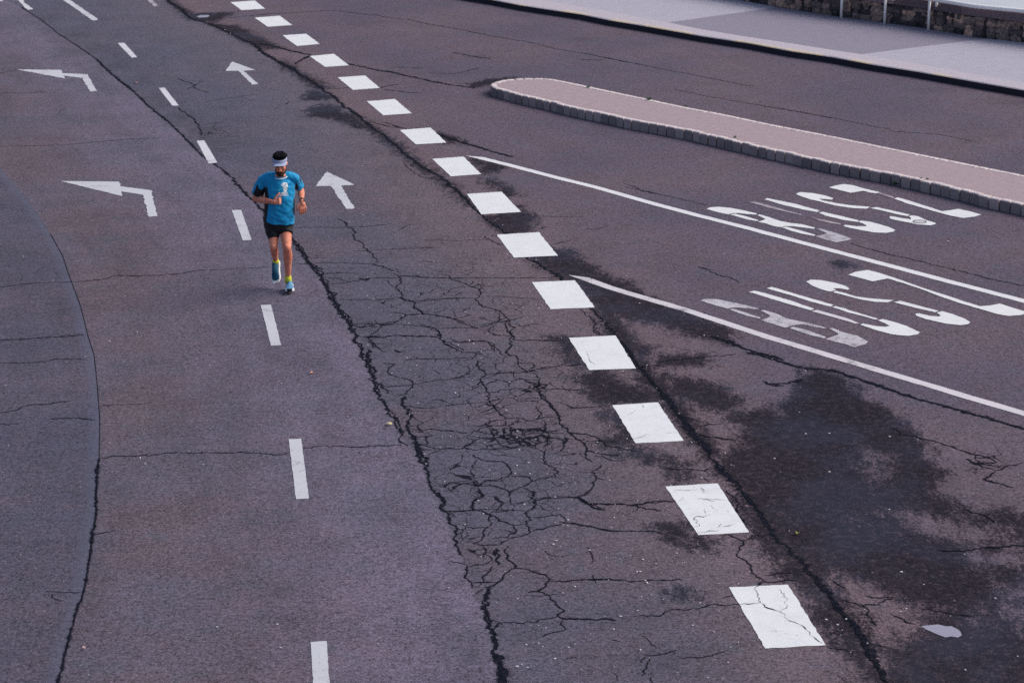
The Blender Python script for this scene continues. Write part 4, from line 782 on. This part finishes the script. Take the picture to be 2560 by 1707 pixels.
# valve cover within the upper word
G = gnd((2299, 555.6)); vc = empty('valve_cover', (G[0], G[1], 0)); tag(vc, 'small round metal valve cover in the road, painted over by the letter S', 'valve cover')
V, Fc = [], []
for k in range(28):
    a = 2*math.pi*k/28
    for r_, z_ in ((.092, .005), (.092, .009), (.074, .009), (.074, .005)): V.append((math.cos(a)*r_, math.sin(a)*r_, z_))
for k in range(28):
    for j in range(4): Fc.append((4*k+j, 4*((k+1) % 28)+j, 4*((k+1) % 28)+(j+1) % 4, 4*k+(j+1) % 4))
mesh_obj('rim', V, Fc, plain('cast_iron', L(90, 84, 92), .2, 30), vc)
V = [(0, 0, .0085)]+[(math.cos(2*math.pi*k/28)*.072, math.sin(2*math.pi*k/28)*.072, .0075) for k in range(28)]
mesh_obj('lid', V, [(0, 1+k, 1+(k+1) % 28) for k in range(28)], M_LETW, vc)
# leaves
def leaf(px, col, size, label):
    G = gnd(px); a = RNG.uniform(0, 3); V, Fc = [], []
    n = 9; pts = []
    for i in range(n):
        t = i/(n-1); w_ = math.sin(math.pi*t)**.8*.36*size; y = (t-.5)*size; z = .008+.012*math.sin(3*t)
        for s in (-1, 0, 1): pts.append((s*w_, y, z+abs(s)*.01))
    ca, sa_ = math.cos(a), math.sin(a); V = [(x*ca-y*sa_, x*sa_+y*ca, z) for x, y, z in pts]
    for i in range(n-1):
        for j in (0, 1): Fc.append((3*i+j, 3*i+j+1, 3*i+4+j, 3*i+3+j))
    o = mesh_obj('fallen_leaf', V, Fc, plain('leaf_'+str(int(px[0])), col, .2, 40, .6, 0)); o.location = (G[0], G[1], 0); tag(o, label, 'leaf', 'dry leaves on the road')
leaf((973.5, 1063.5), L(226, 214, 160), .07, 'pale yellow leaf beside the wide crack left of the crazed asphalt')
leaf((781, 935), L(200, 140, 110), .045, 'small orange leaf on smooth asphalt, below and right of the runner')
leaf((340, 210), L(205, 150, 140), .07, 'pinkish leaf between the upper turn arrow and the lane dash')
leaf((211, 1623), L(235, 200, 195), .035, 'tiny pale pink leaf near the bottom left')
leaf((1994, 1336.5), L(110, 112, 50), .06, 'olive green leaf lying on the dark damp asphalt')
# white grit
def grit():
    bm = bmesh.new()
    pts = []
    fx = [(2013,928),(1936,1147),(2073,1084),(2073,1180),(2014,1085),(2224,1092),(2223,1274),(2253,1430),(2488,1496),(2115,1548),(2094,1562),(2265,1522),(2413,1675),(350,1145),(274,854),(343,831),(1208,1285),(1420,1300),(1390,1352),(1383,1361),(1437,1467),(1387,1647),(1292,1666),(1592,1430),(1607,1399),(1600,1429),(1617,1457),(1551,1541),(1601,1625),(1535,1294),(1420,1300),(1808,569),(2370,604),(1810,635),(1599,759),(1760,839),(1340,650),(1259,160),(1143,231),(562,75),(576,85),(693,1561),(701,1619),(1017,895),(1173,852),(1183,860),(1144,863),(1138,983),(1265,1026),(1293,1078),(1292,1094),(1298,1125),(1321,1157),(1292,1164),(1065,1160),(1162,1312),(1195,1252)]
    for q in fx: pts.append((q[0], q[1], 1.0))
    for _ in range(260):
        y = RNG.uniform(480, 1700); jm = np.interp(y, [p[1] for p in JOINT_M], [p[0] for p in JOINT_M]); je = np.interp(y, [p[1] for p in JOINT_E], [p[0] for p in JOINT_E])
        pts.append((jm+15+(je-jm)*RNG.uniform(0, 1.05), y, RNG.uniform(.25, .75)))
    for _ in range(150): pts.append((RNG.uniform(0, 2560), RNG.uniform(150, 1700), RNG.uniform(.2, .6)))
    for x, y, k in pts:
        G = gnd((x, y)); r = .0085*k+.0028
        bm2 = bmesh.new(); bmesh.ops.create_icosphere(bm2, subdivisions=1, radius=1); vs = []
        sx, sy, sz = r*RNG.uniform(.8, 1.5), r*RNG.uniform(.6, 1.1), r*.6
        for v in bm2.verts: vs.append(bm.verts.new((G[0]+v.co.x*sx*RNG.uniform(.8, 1.1), G[1]+v.co.y*sy, v.co.z*sz+r*.35+.001)))
        for f in bm2.faces: bm.faces.new([vs[v.index] for v in f.verts])
        bm2.free()
    me = bpy.data.meshes.new('grit'); bm.to_mesh(me); bm.free(); me.materials.append(plain('pale_grit', (.62, .58, .62), .2, 5, .8, 0, coord='pos'))
    o = link(bpy.data.objects.new('grit', me)); tag(o, kind='stuff')
grit()

# ------------------------------------------------------------------ the runner
OX, OY = gnd((722, 738)); ORG = Vector((OX, OY, 0))
def PP(px, py, dy):
    """point on the upright plane dy metres behind the runner's front toe; returned relative to the toe"""
    x = (px-PW/2)/F; y = -(py-PH/2)/F; d = CF+x*CR+y*CU; t = (OY+dy)/d[1]
    return Vector((d[0]*t, d[1]*t, CH+d[2]*t))-ORG
runner = empty('person', (OX, OY, 0)); tag(runner, 'bearded man running towards the camera in blue T-shirt, black shorts and pale visor', 'person')
class Blob:
    def __init__(s): s.V, s.F = [], []
    def add(s, vf):
        b = len(s.V); s.V += [tuple(v) for v in vf[0]]; s.F += [tuple(b+i for i in f) for f in vf[1]]; return s
    def limb(s, pts, rad, seg=18):
        """tapered limb with rounded ends"""
        P, R = [Vector(p) for p in pts], list(rad); g = lambda r: r if isinstance(r, (int, float)) else min(r)
        d0 = (P[0]-P[1]).normalized(); d1 = (P[-1]-P[-2]).normalized(); sc = lambda r, k: r*k if isinstance(r, (int, float)) else (r[0]*k, r[1]*k)
        Q, S = [], []
        for a in (.98, .80, .5, .2): Q.append(P[0]+d0*g(R[0])*a); S.append(sc(R[0], math.sqrt(1-a*a)))
        # catmull resample
        n = len(P)
        for i in range(n-1):
            p0, p1, p2, p3 = P[max(i-1, 0)], P[i], P[i+1], P[min(i+2, n-1)]
            for k in range(6):
                t = k/6; q = .5*((2*p1)+(p2-p0)*t+(2*p0-5*p1+4*p2-p3)*t*t+(-p0+3*p1-3*p2+p3)*t**3); Q.append(q)
                r1, r2 = R[i], R[i+1]; tt = t*t*(3-2*t)
                S.append(r1*(1-tt)+r2*tt if isinstance(r1, (int, float)) else (r1[0]*(1-tt)+r2[0]*tt, r1[1]*(1-tt)+r2[1]*tt))
        Q.append(P[-1]); S.append(R[-1])
        for a in (.2, .5, .80, .98): Q.append(P[-1]+d1*g(R[-1])*a); S.append(sc(R[-1], math.sqrt(1-a*a)))
        s.add(tube(Q, S, seg)); return s
    def ell(s, c, r, rot=None, sub=3):
        bm = bmesh.new(); bmesh.ops.create_icosphere(bm, subdivisions=sub, radius=1); c = Vector(c); V = []
        for v in bm.verts:
            q = Vector((v.co.x*r[0], v.co.y*r[1], v.co.z*r[2])); V.append(c+(rot@q if rot else q))
        s.add((V, [tuple(v.index for v in f.verts) for f in bm.faces])); bm.free(); return s
    def build(s, name, mats, voxel=.006, smooth=4, parent=runner, disp=None, subsmooth=True):
        me = bpy.data.meshes.new('tmp'); me.from_pydata(s.V, [], s.F); me.update(); o = bpy.data.objects.new('tmp', me); COL.objects.link(o)
        m = o.modifiers.new('r', 'REMESH'); m.mode = 'VOXEL'; m.voxel_size = voxel; m.adaptivity = 0
        if smooth: m2 = o.modifiers.new('s', 'SMOOTH'); m2.iterations = smooth; m2.factor = .5
        dg = bpy.context.evaluated_depsgraph_get(); dg.update(); me2 = bpy.data.meshes.new_from_object(o.evaluated_get(dg)); bpy.data.objects.remove(o); bpy.data.meshes.remove(me)
        me2.name = name
        if disp:
            me2.update(); co = np.empty(len(me2.vertices)*3); me2.vertices.foreach_get('co', co); no = np.empty(len(me2.vertices)*3); me2.vertices.foreach_get('normal', no)
            co = co.reshape(-1, 3); no = no.reshape(-1, 3)
            d = np.array([disp(Vector(c)) for c in co]); co = co+no*d[:, None]; me2.vertices.foreach_set('co', co.ravel())
        for mm in (mats if isinstance(mats, list) else [mats]): me2.materials.append(mm)
        me2.polygons.foreach_set('use_smooth', [True]*len(me2.polygons)); me2.update()
        ob = bpy.data.objects.new(name, me2); link(ob, parent); return ob
def lerp(a, b, t): return Vector(a)*(1-t)+Vector(b)*t

# joints
HEAD = PP(701, 411, .03); NECK = PP(701, 441, .135); CHEST = PP(700, 475, .13); BELLY = PP(698, 520, .14); PELV = PP(697, 556, .17)
SH_R = PP(657, 450, .13); EL_R = PP(639, 496, .17); WR_R = PP(680, 505, -.04); HA_R = PP(692, 501, -.07)     # image left
SH_L = PP(738, 447, .14); EL_L = PP(752, 476, .30); WR_L = PP(754.5, 501, .10); HA_L = PP(757, 515, .06)      # image right
HIP_R = PP(684, 562, .19); KN_R = PP(684, 619, .05); AN_R = PP(689.5, 652, .33)
HIP_L = PP(713, 562, .19); KN_L = PP(717.5, 620, -.02); AN_L = PP(720.5, 694, .19)

def skin_mat():
    M = NT('sun_reddened_skin'); p = M.obj(); n = M.noise(p, 14, 4, .6)
    c = M.mix(M.ramp(n, .3, .7), L(206, 124, 102), L(226, 150, 124)); M.l(c, M.b.inputs['Base Color']); M.b.inputs['Roughness'].default_value = .55
    M.b.inputs['Subsurface Weight'].default_value = .12; M.b.inputs['Subsurface Radius'].default_value = (.02, .008, .004); M.b.inputs['Subsurface Scale'].default_value = .5
    M.bump(M.noise(p, 60, 3, .6), .15, .004); return M.m
M_SKIN = skin_mat()
HR = Matrix.Rotation(math.radians(14), 3, 'X')      # head tipped forward (towards the camera)
def hp(x, y, z): return HEAD+HR@Vector((x, y, z))
B = Blob()
# head: skull, face, jaw, nose, ears, brow, lips
B.ell(hp(0, .015, .035), (.076, .095, .090), HR); B.ell(hp(0, -.020, -.025), (.062, .066, .088), HR); B.ell(hp(0, -.045, -.088), (.034, .032, .026), HR)
B.limb([hp(0, -.088, .015), hp(0, -.100, -.012), hp(0, -.106, -.030)], [.008, .010, .014], 10); B.ell(hp(.012, -.094, -.034), (.008, .009, .007), HR, 2); B.ell(hp(-.012, -.094, -.034), (.008, .009, .007), HR, 2)
for s in (-1, 1):
    B.ell(hp(s*.078, .012, .002), (.008, .020, .032), HR, 2); B.ell(hp(s*.030, -.074, .030), (.026, .014, .010), HR, 2); B.ell(hp(s*.040, -.062, -.022), (.022, .020, .022), HR, 2)
B.ell(hp(0, -.085, -.060), (.022, .010, .007), HR, 2)
B.limb([hp(0, .02, -.05), lerp(hp(0, .02, -.05), NECK, .6), NECK+Vector((0, .0, -.03))], [.052, .054, .058])
# torso core under the shirt
B.limb([NECK+Vector((0, .02, -.08)), CHEST, BELLY, PELV], [.07, .10, .10, .10])
# arms
ua = lerp(SH_R, EL_R, .45); B.limb([SH_R, ua, EL_R], [.052, .049, .040]); B.limb([EL_R, lerp(EL_R, WR_R, .35), lerp(EL_R, WR_R, .75), WR_R], [.041, .043, .032, .026])
ua = lerp(SH_L, EL_L, .45); B.limb([SH_L, ua, EL_L], [.050, .047, .038]); B.limb([EL_L, lerp(EL_L, WR_L, .35), lerp(EL_L, WR_L, .75), WR_L], [.040, .042, .031, .025])
# right hand: loose fist across the belly, thumb on top and pointing up-right
def hand(W, D, N_, side, curl, scale=1.0, thumb_up=0.3):
    """W wrist, D direction of palm, N_ palm normal (away from palm), side +1: thumb on +S side"""
    D = D.normalized(); N_ = (N_-D*N_.dot(D)).normalized(); S = D.cross(N_)*side; s = scale
    B.limb([W, W+D*.03*s], [.025*s, .026*s], 12)
    for k in range(4): B.limb([W+D*.012*s+S*(.010-.009*k)*s, W+D*.085*s+S*(.030-.020*k)*s], [.014*s, .0125*s], 10)
    for k, ln in enumerate((.070, .078, .072, .056)):
        b = W+D*.085*s+S*(.031-.0205*k)*s; seg = [b]; a = 0; p_ = b
        for j, (fr_, c_) in enumerate(((.45, curl*(.9+.08*k)), (.32, curl*1.15), (.25, curl*.8))):
            a += c_; dr = D*math.cos(a)-N_*math.sin(a)+S*(.10-.07*k)*math.cos(a)*.6; p_ = p_+dr.normalized()*ln*fr_*s; seg.append(p_)
        B.limb(seg, [.0098*s, .0092*s, .0085*s, .0075*s], 10)
    t0 = W+D*.025*s+S*.026*s-N_*.006*s; t1 = t0+(D*.7+S*(.75)+N_*thumb_up*.3).normalized()*.036*s; t2 = t1+(D*.95+S*.1-N_*.35+Vector((0, 0, thumb_up))).normalized()*.034*s; t3 = t2+(D*.7-N_*.45-S*.1+Vector((0, 0, thumb_up))).normalized()*.026*s
    B.limb([t0, t1, t2, t3], [.014*s, .012*s, .0105*s, .009*s], 10)
hand(WR_R+(WR_R-EL_R).normalized()*.012, Vector((.93, -.30, .22)), Vector((-.05, -.9, .3)), -1, 1.45, 1.02, .9)
hand(WR_L+(WR_L-EL_L).normalized()*.012, Vector((.10, -.10, -1)), Vector((.45, -.9, .1)), 1, .34, 1.12, .0)
# legs
B.limb([HIP_R, lerp(HIP_R, KN_R, .5), KN_R], [.080, .062, .047], 20); B.limb([KN_R, lerp(KN_R, AN_R, .30)+Vector((0, .015, 0)), lerp(KN_R, AN_R, .65), AN_R], [.046, .047, .037, .028], 18)
B.limb([HIP_L, lerp(HIP_L, KN_L, .5), KN_L], [.080, .066, .050], 20); B.limb([KN_L, lerp(KN_L, AN_L, .30)+Vector((.004, .02, 0)), lerp(KN_L, AN_L, .62)+Vector((0, .01, 0)), AN_L], [.048, .055, .043, .030], 18)
B.ell(KN_L+Vector((0, -.030, .012)), (.033, .024, .040)); B.ell(KN_R+Vector((0, -.024, .010)), (.030, .024, .038))
# feet inside the shoes
TO_R = lerp(AN_R, PP(692, 699, .30), .35); TO_L = lerp(AN_L, Vector((.004, .03, .06)), .35)
B.limb([AN_R, lerp(AN_R, TO_R, .5), TO_R], [.026, .022, .018]); B.limb([AN_L, lerp(AN_L, TO_L, .2)+Vector((0, .03, 0))], [.024, .018])
B.ell(PP(701, 438, .085), (.068, .060, .022))
B.build('body', M_SKIN, .0048, 3)

# clothes
def cloth_mat(name, col, var=.15):
    M = NT(name); p = M.obj(); n = M.noise(p, 9, 4, .6, .6); f = M.noise(p, 300, 1, .5)
    vm = M.n('ShaderNodeVectorMath', operation='SCALE'); vm.inputs[0].default_value = col; M.l(M.math('ADD', 1-var/2, M.math('MULTIPLY', n, var)), vm.inputs['Scale'])
    M.l(vm.outputs[0], M.b.inputs['Base Color']); M.b.inputs['Roughness'].default_value = .62; M.b.inputs['Sheen Weight'].default_value = .1
    M.bump(M.math('ADD', M.math('MULTIPLY', M.noise(p, 11, 3, .5, 1.2), 1.0), M.math('MULTIPLY', f, .05)), .6, .03); return M.m
M_BLUE = cloth_mat('blue_jersey', L(4, 148, 206)); M_BLACK = cloth_mat('black_jersey', L(16, 20, 28)); M_PRINT = cloth_mat('white_print', L(232, 240, 244)); M_TEAL = cloth_mat('teal_print', L(60, 190, 205))
S = Blob()
def ring_limb(bl, data):
    """torso as stacked ellipses: (px left, px right, py, dy, depth)"""
    pts, rad = [], []
    for xl, xr, y, dy, dp in data:
        a, b = PP(xl, y, dy), PP(xr, y, dy); pts.append((a+b)/2); rad.append(((b-a).length/2, dp))
    Q, R_ = [], []
    n = len(pts)
    for i in range(n-1):
        for k in range(5): t = k/5; Q.append(lerp(pts[i], pts[i+1], t)); R_.append((rad[i][0]*(1-t)+rad[i+1][0]*t, rad[i][1]*(1-t)+rad[i+1][1]*t))
    Q.append(pts[-1]); R_.append(rad[-1]); bl.add(tube(Q, R_, 40))
ring_limb(S, [(688, 715, 437, .11, .062), (672, 729, 441, .115, .085), (661, 737, 450, .12, .105), (661, 738, 470, .12, .120), (662, 737, 495, .12, .122), (661, 736, 520, .13, .125), (659, 736, 540, .145, .130), (657, 736, 551, .155, .135)])
NB = PP(701, 438, .115)
S.limb([NB+Vector((-.03, 0, -.03)), lerp(NB, SH_R, .6)+Vector((0, 0, .012)), SH_R], [.062, .062, .060]); S.limb([NB+Vector((.03, 0, -.03)), lerp(NB, SH_L, .6)+Vector((0, 0, .012)), SH_L], [.062, .060, .058])
S.add(tube([SH_R+Vector((.01, 0, .01)), lerp(SH_R, EL_R, .35), lerp(SH_R, EL_R, .78)], [.064, .070, .076], 24)); S.add(tube([SH_L+Vector((-.01, 0, .01)), lerp(SH_L, EL_L, .35), lerp(SH_L, EL_L, .68)], [.060, .062, .064], 24))
def wrinkle(c):
    n = mnoise.noise(Vector((c.x*9, c.y*9, c.z*4.0+c.x*7))); m = mnoise.noise(Vector((c.x*16+c.z*12, c.y*12, c.z*20)))
    lowr = max(0, min(1, (PELV.z+.30-c.z)/.25)); return .009*n+.008*m*(.5+lowr)
sh = S.build('t_shirt', [M_BLUE, M_BLACK, M_PRINT, M_TEAL], .0045, 5, disp=wrinkle)
me = sh.data
P1 = lambda pts: np.array([(600+a*.12755, 360+b*.12755) for a, b in pts])
black_polys = [P1([(430,900),(480,850),(520,830),(545,900),(560,1020),(560,1180),(545,1300),(535,1400),(515,1490),(540,1600),(380,1600),(430,1200)]), P1([(1150,1380),(1060,1400),(1040,1330),(1050,1200),(1045,1100),(1060,1050),(1180,1000)]),
               P1([(230,1040),(340,780),(370,880),(450,905),(480,990),(430,1040)]), P1([(1065,900),(1080,800),(1110,760),(1150,840),(1140,900)]), P1([(1150,640),(1200,700),(1210,780),(1175,720)])]
pr1 = P1([(803,800),(830,770),(870,752),(925,765),(938,800),(930,870),(918,930),(912,955),(858,955),(850,880),(830,830)]); pr1h = P1([(850,812),(885,800),(880,822),(858,828)])
pr2 = P1([(735,1030),(745,975),(800,955),(850,950),(930,945),(935,985),(950,1000),(945,1015),(860,1020),(790,1032)]); pr3 = P1([(728,885),(822,878),(815,905),(728,918)])
cen = np.array([p.center for p in me.polygons])+np.array([OX, OY, 0]); nor = np.array([p.normal for p in me.polygons]); px_ = proj(cen)
mi = np.zeros(len(cen), int)
for q in black_polys: mi[poly_sdf(px_, q) > 0] = 1
fr_m = nor[:, 1] < -.1
mi[(poly_sdf(px_, pr1) > 0) & (poly_sdf(px_, pr1h) < 0) & fr_m] = 2
ltr = ((px_[:, 0]*1.15+px_[:, 1]*.3) % 3.4 > .9)
mi[(poly_sdf(px_, pr2) > 0) & fr_m & ltr] = 2; mi[(poly_sdf(px_, pr3) > 0) & fr_m] = 3
me.polygons.foreach_set('material_index', mi)
# neck trim
C0 = PP(701, 438, .092); pts = []
for k in range(33):
    a = 2*math.pi*k/32; pts.append(C0+Vector((math.cos(a)*.080, math.sin(a)*.072+.0, (-.022*math.sin(a)*-1)-.008)))
V, Fc = tube(pts, .0065, 8, False); mesh_obj('collar', V, Fc, M_PRINT, sh, smooth=True)
# shorts
T_ = Blob(); ring_limb(T_, [(660, 734, 543, .16, .118), (659, 735, 552, .165, .128), (660, 735, 566, .18, .125), (664, 733, 574, .18, .10)])
hr, hl = PP(684, 597, .10), PP(717.5, 585, .085); T_.limb([PP(700, 566, .17), PP(701, 578, .15)], [.07, .035])
T_.add(tube([HIP_R+Vector((-.02, .0, .01)), lerp(HIP_R, hr, .6)+Vector((-.008, 0, 0)), hr], [.098, .086, .064], 26)); T_.add(tube([HIP_L+Vector((.012, 0, .01)), lerp(HIP_L, hl, .5), hl], [.094, .082, .072], 26))
T_.build('shorts', M_BLACK, .0055, 4, disp=lambda c: .006*mnoise.noise(Vector((c.x*10, c.y*10, c.z*7))))
# hair, beard
M_HAIR = plain('black_hair', (.006, .006, .008), .4, 120, .85, .5, spec=.1); M_BEARD = plain('dark_brown_beard', (.040, .020, .015), .5, 160, .8, .8)
H = Blob(); H.ell(hp(0, .025, .080), (.090, .094, .066), HR); H.ell(hp(0, .045, .040), (.081, .080, .078), HR); H.ell(hp(-.030, -.005, .118), (.050, .060, .032), HR); H.ell(hp(.032, -.002, .116), (.050, .060, .032), HR)
H.build('hair', M_HAIR, .006, 2, disp=lambda c: .010*mnoise.noise(c*42)+.006*mnoise.noise(c*90))
Bd = Blob(); Bd.ell(hp(0, -.056, -.102), (.042, .038, .032), HR); Bd.limb([hp(-.060, -.006, -.040), hp(-.052, -.036, -.072), hp(-.028, -.070, -.094), hp(0, -.082, -.102), hp(.028, -.070, -.094), hp(.052, -.036, -.072), hp(.060, -.006, -.040)], [.008, .013, .016, .018, .016, .013, .008], 12)
Bd.limb([hp(-.030, -.078, -.072), hp(-.014, -.091, -.056), hp(.014, -.091, -.056), hp(.030, -.078, -.072)], [.006, .007, .007, .006], 10)
Bd.build('beard', M_BEARD, .005, 2, disp=lambda c: .004*mnoise.noise(c*70))
M_EYE = plain('dark_eye', (.03, .02, .02), .1, 5, .3, 0)
for s in (-1, 1):
    e = Blob(); e.ell(hp(s*.031, -.078, .006), (.013, .008, .006), HR, 2); mesh_obj('eye', e.V, e.F, M_EYE, runner, smooth=True)
# visor: band and arched brim
M_VIS = plain('pale_visor_cloth', (.33, .38, .55), .35, 25, .7, .2); M_VISU = plain('dark_visor_underside', (.02, .022, .03), .1, 5, .8, 0)
V, Fc, fm = [], [], []; n = 40
for z_, k_ in ((.050, 1.0), (.056, 1.03), (.092, 1.0), (.096, .96)):
    for k in range(n): a = 2*math.pi*k/n; V.append(tuple(hp(math.cos(a)*.083*k_, math.sin(a)*.100*k_+.002, z_)))
for r in range(3):
    for k in range(n): Fc.append((r*n+k, r*n+(k+1) % n, (r+1)*n+(k+1) % n, (r+1)*n+k))
vis = mesh_obj('visor', V, Fc, M_VIS, runner, smooth=True)
V, Fc, fm = [], [], []; na, nr = 25, 8
for lay in (0, 1):
    for i in range(na):
        a = math.radians(-68+136*i/(na-1)); ext = .070*math.cos(a*1.25)**.8 if abs(a*1.25) < math.pi/2 else 0
        for j in range(nr):
            t = j/(nr-1); x = math.sin(a)*(.084+ext*t*.35); y = -math.cos(a)*.101-ext*t; arch = -(x/.085)**2*.030
            V.append(tuple(hp(x, y, .060+.06*ext*t+arch*(.15+.85*t)-lay*.004)))
nn2 = na*nr
for lay in (0, 1):
    for i in range(na-1):
        for j in range(nr-1):
            q = (lay*nn2+i*nr+j, lay*nn2+(i+1)*nr+j, lay*nn2+(i+1)*nr+j+1, lay*nn2+i*nr+j+1); Fc.append(q if lay else q[::-1]); fm.append(lay)
for i in range(na-1): Fc.append((i*nr+nr-1, (i+1)*nr+nr-1, nn2+(i+1)*nr+nr-1, nn2+i*nr+nr-1)); fm.append(0)
mesh_obj('brim', V, Fc, [M_VIS, M_VISU], vis, fm, smooth=True)
# watch
d = (WR_L-EL_L).normalized(); V, Fc = tube([WR_L-d*.014, WR_L-d*.012, WR_L+d*.010, WR_L+d*.012], [.024, .031, .031, .024], 20); wt = mesh_obj('watch', V, Fc, plain('black_rubber', (.02, .02, .022), .1, 5, .5, 0), runner, smooth=True)
e = Blob(); e.ell(WR_L+Vector((.026, -.010, 0)), (.010, .020, .020)); mesh_obj('dial', e.V, e.F, plain('watch_dial', (.05, .05, .06), .1, 5, .2, 0), wt, smooth=True)
# socks and shoes
M_SOCK = plain('yellow_sock', L(206, 214, 70), .2, 60, .9, .3); M_UP1 = plain('teal_shoe_upper', L(30, 92, 122), .3, 40, .6, .3, tint=(L(20, 60, 90), .7)); M_UP2 = plain('pale_blue_shoe_upper', L(96, 146, 186), .25, 40, .6, .3, tint=(L(60, 104, 140), .8)); M_SOLE = plain('white_midsole', (.72, .72, .76), .1, 20, .7, .2); M_OUT = plain('black_outsole', (.02, .02, .022), .1, 20, .8, 0)
def shoe(heel, toe, up, mat, ankle, shank):
    D = (toe-heel); Ln = D.length; D.normalize(); U = (up-D*up.dot(D)).normalized(); X = D.cross(U)
    prof = [(0, .030, .050, .085), (.08, .036, .060, .092), (.2, .039, .062, .100), (.35, .038, .056, .098), (.5, .042, .046, .085), (.65, .049, .036, .066), (.8, .050, .028, .050), (.92, .040, .022, .036), (1, .018, .014, .022)]
    up_b = Blob(); pts, rad = [], []
    Vv, Ff, seg = [], [], 20
    for t, hw, hh, top in prof:
        c = heel+D*Ln*t+U*(.026+(top-.026)/2)
        for k in range(seg):
            a = 2*math.pi*k/seg; ca, sa__ = math.cos(a), math.sin(a); w_ = hw*(1-.35*max(0, sa__)); Vv.append(c+X*ca*w_+U*sa__*(top-.02)/2)
    for i in range(len(prof)-1):
        for k in range(seg): Ff.append((i*seg+k, i*seg+(k+1) % seg, (i+1)*seg+(k+1) % seg, (i+1)*seg+k))
    Ff += [tuple(range(seg))[::-1], tuple((len(prof)-1)*seg+k for k in range(seg))]
    up_b.add((Vv, Ff)); ob = up_b.build('shoe', mat, .005, 3)
    V, Fc, fm = [], [], []
    oc = [(-.01, .026), (.03, .040), (.15, .046), (.35, .041), (.5, .046), (.68, .055), (.82, .055), (.93, .046), (1.0, .030), (1.03, .010)]
    for z0, k_ in ((-.002, .92), (.006, 1.0), (.024, 1.03), (.036, .95)):
        for t, hw in oc:
            toeup = .018*max(0, (t-.75)/.28)**2; lift = U*(z0+toeup+(.012*max(0, .3-t)/.3 if z0 > .02 else 0))
            V.append(tuple(heel+D*Ln*t+X*hw*k_+lift)); V.append(tuple(heel+D*Ln*t-X*hw*k_+lift))
    m_ = len(oc)*2
    def rg(r): return [r*m_+2*i for i in range(len(oc))]+[r*m_+2*i+1 for i in range(len(oc))][::-1]
    for r in range(3):
        a_, b_ = rg(r), rg(r+1)
        for k in range(len(a_)): Fc.append((a_[k], a_[(k+1) % len(a_)], b_[(k+1) % len(a_)], b_[k])); fm.append(1 if (r == 0 or (len(oc)-2 <= k <= len(oc) and r < 3)) else 0)
    for i in range(len(oc)-1): Fc.append((2*i, 2*i+1, 2*i+3, 2*i+2)); fm.append(1); r = 3*m_; Fc.append((r+2*i, r+2*i+2, r+2*i+3, r+2*i+1)); fm.append(0)
    mesh_obj('sole', V, Fc, [M_SOLE, M_OUT], ob, fm, smooth=False)
    V, Fc = tube([ankle-shank*.035, ankle+shank*.01, ankle+shank*.055], [.046, .040, .037], 20); mesh_obj('sock', V, Fc, M_SOCK, runner, smooth=True)
# planted shoe (image right): toe on the road, heel a little raised
HL_L = Vector((-.012, .262, .030)); shoe(HL_L, Vector((.012, .0, .030)), Vector((0, .05, 1)), M_UP2, AN_L+Vector((0, 0, -.02)), (KN_L-AN_L).normalized())
# trailing shoe (image left): hanging toe-down, sole facing back and slightly to his left
dR = (PP(692, 703, .30)-PP(693, 652, .40)).normalized(); hlR = AN_R+Vector((.012, .055, -.015)); shoe(hlR, hlR+dR*.275, Vector((-.35, -.95, .1)), M_UP1, AN_R+Vector((0, 0, -.01)), (KN_R-AN_R).normalized())
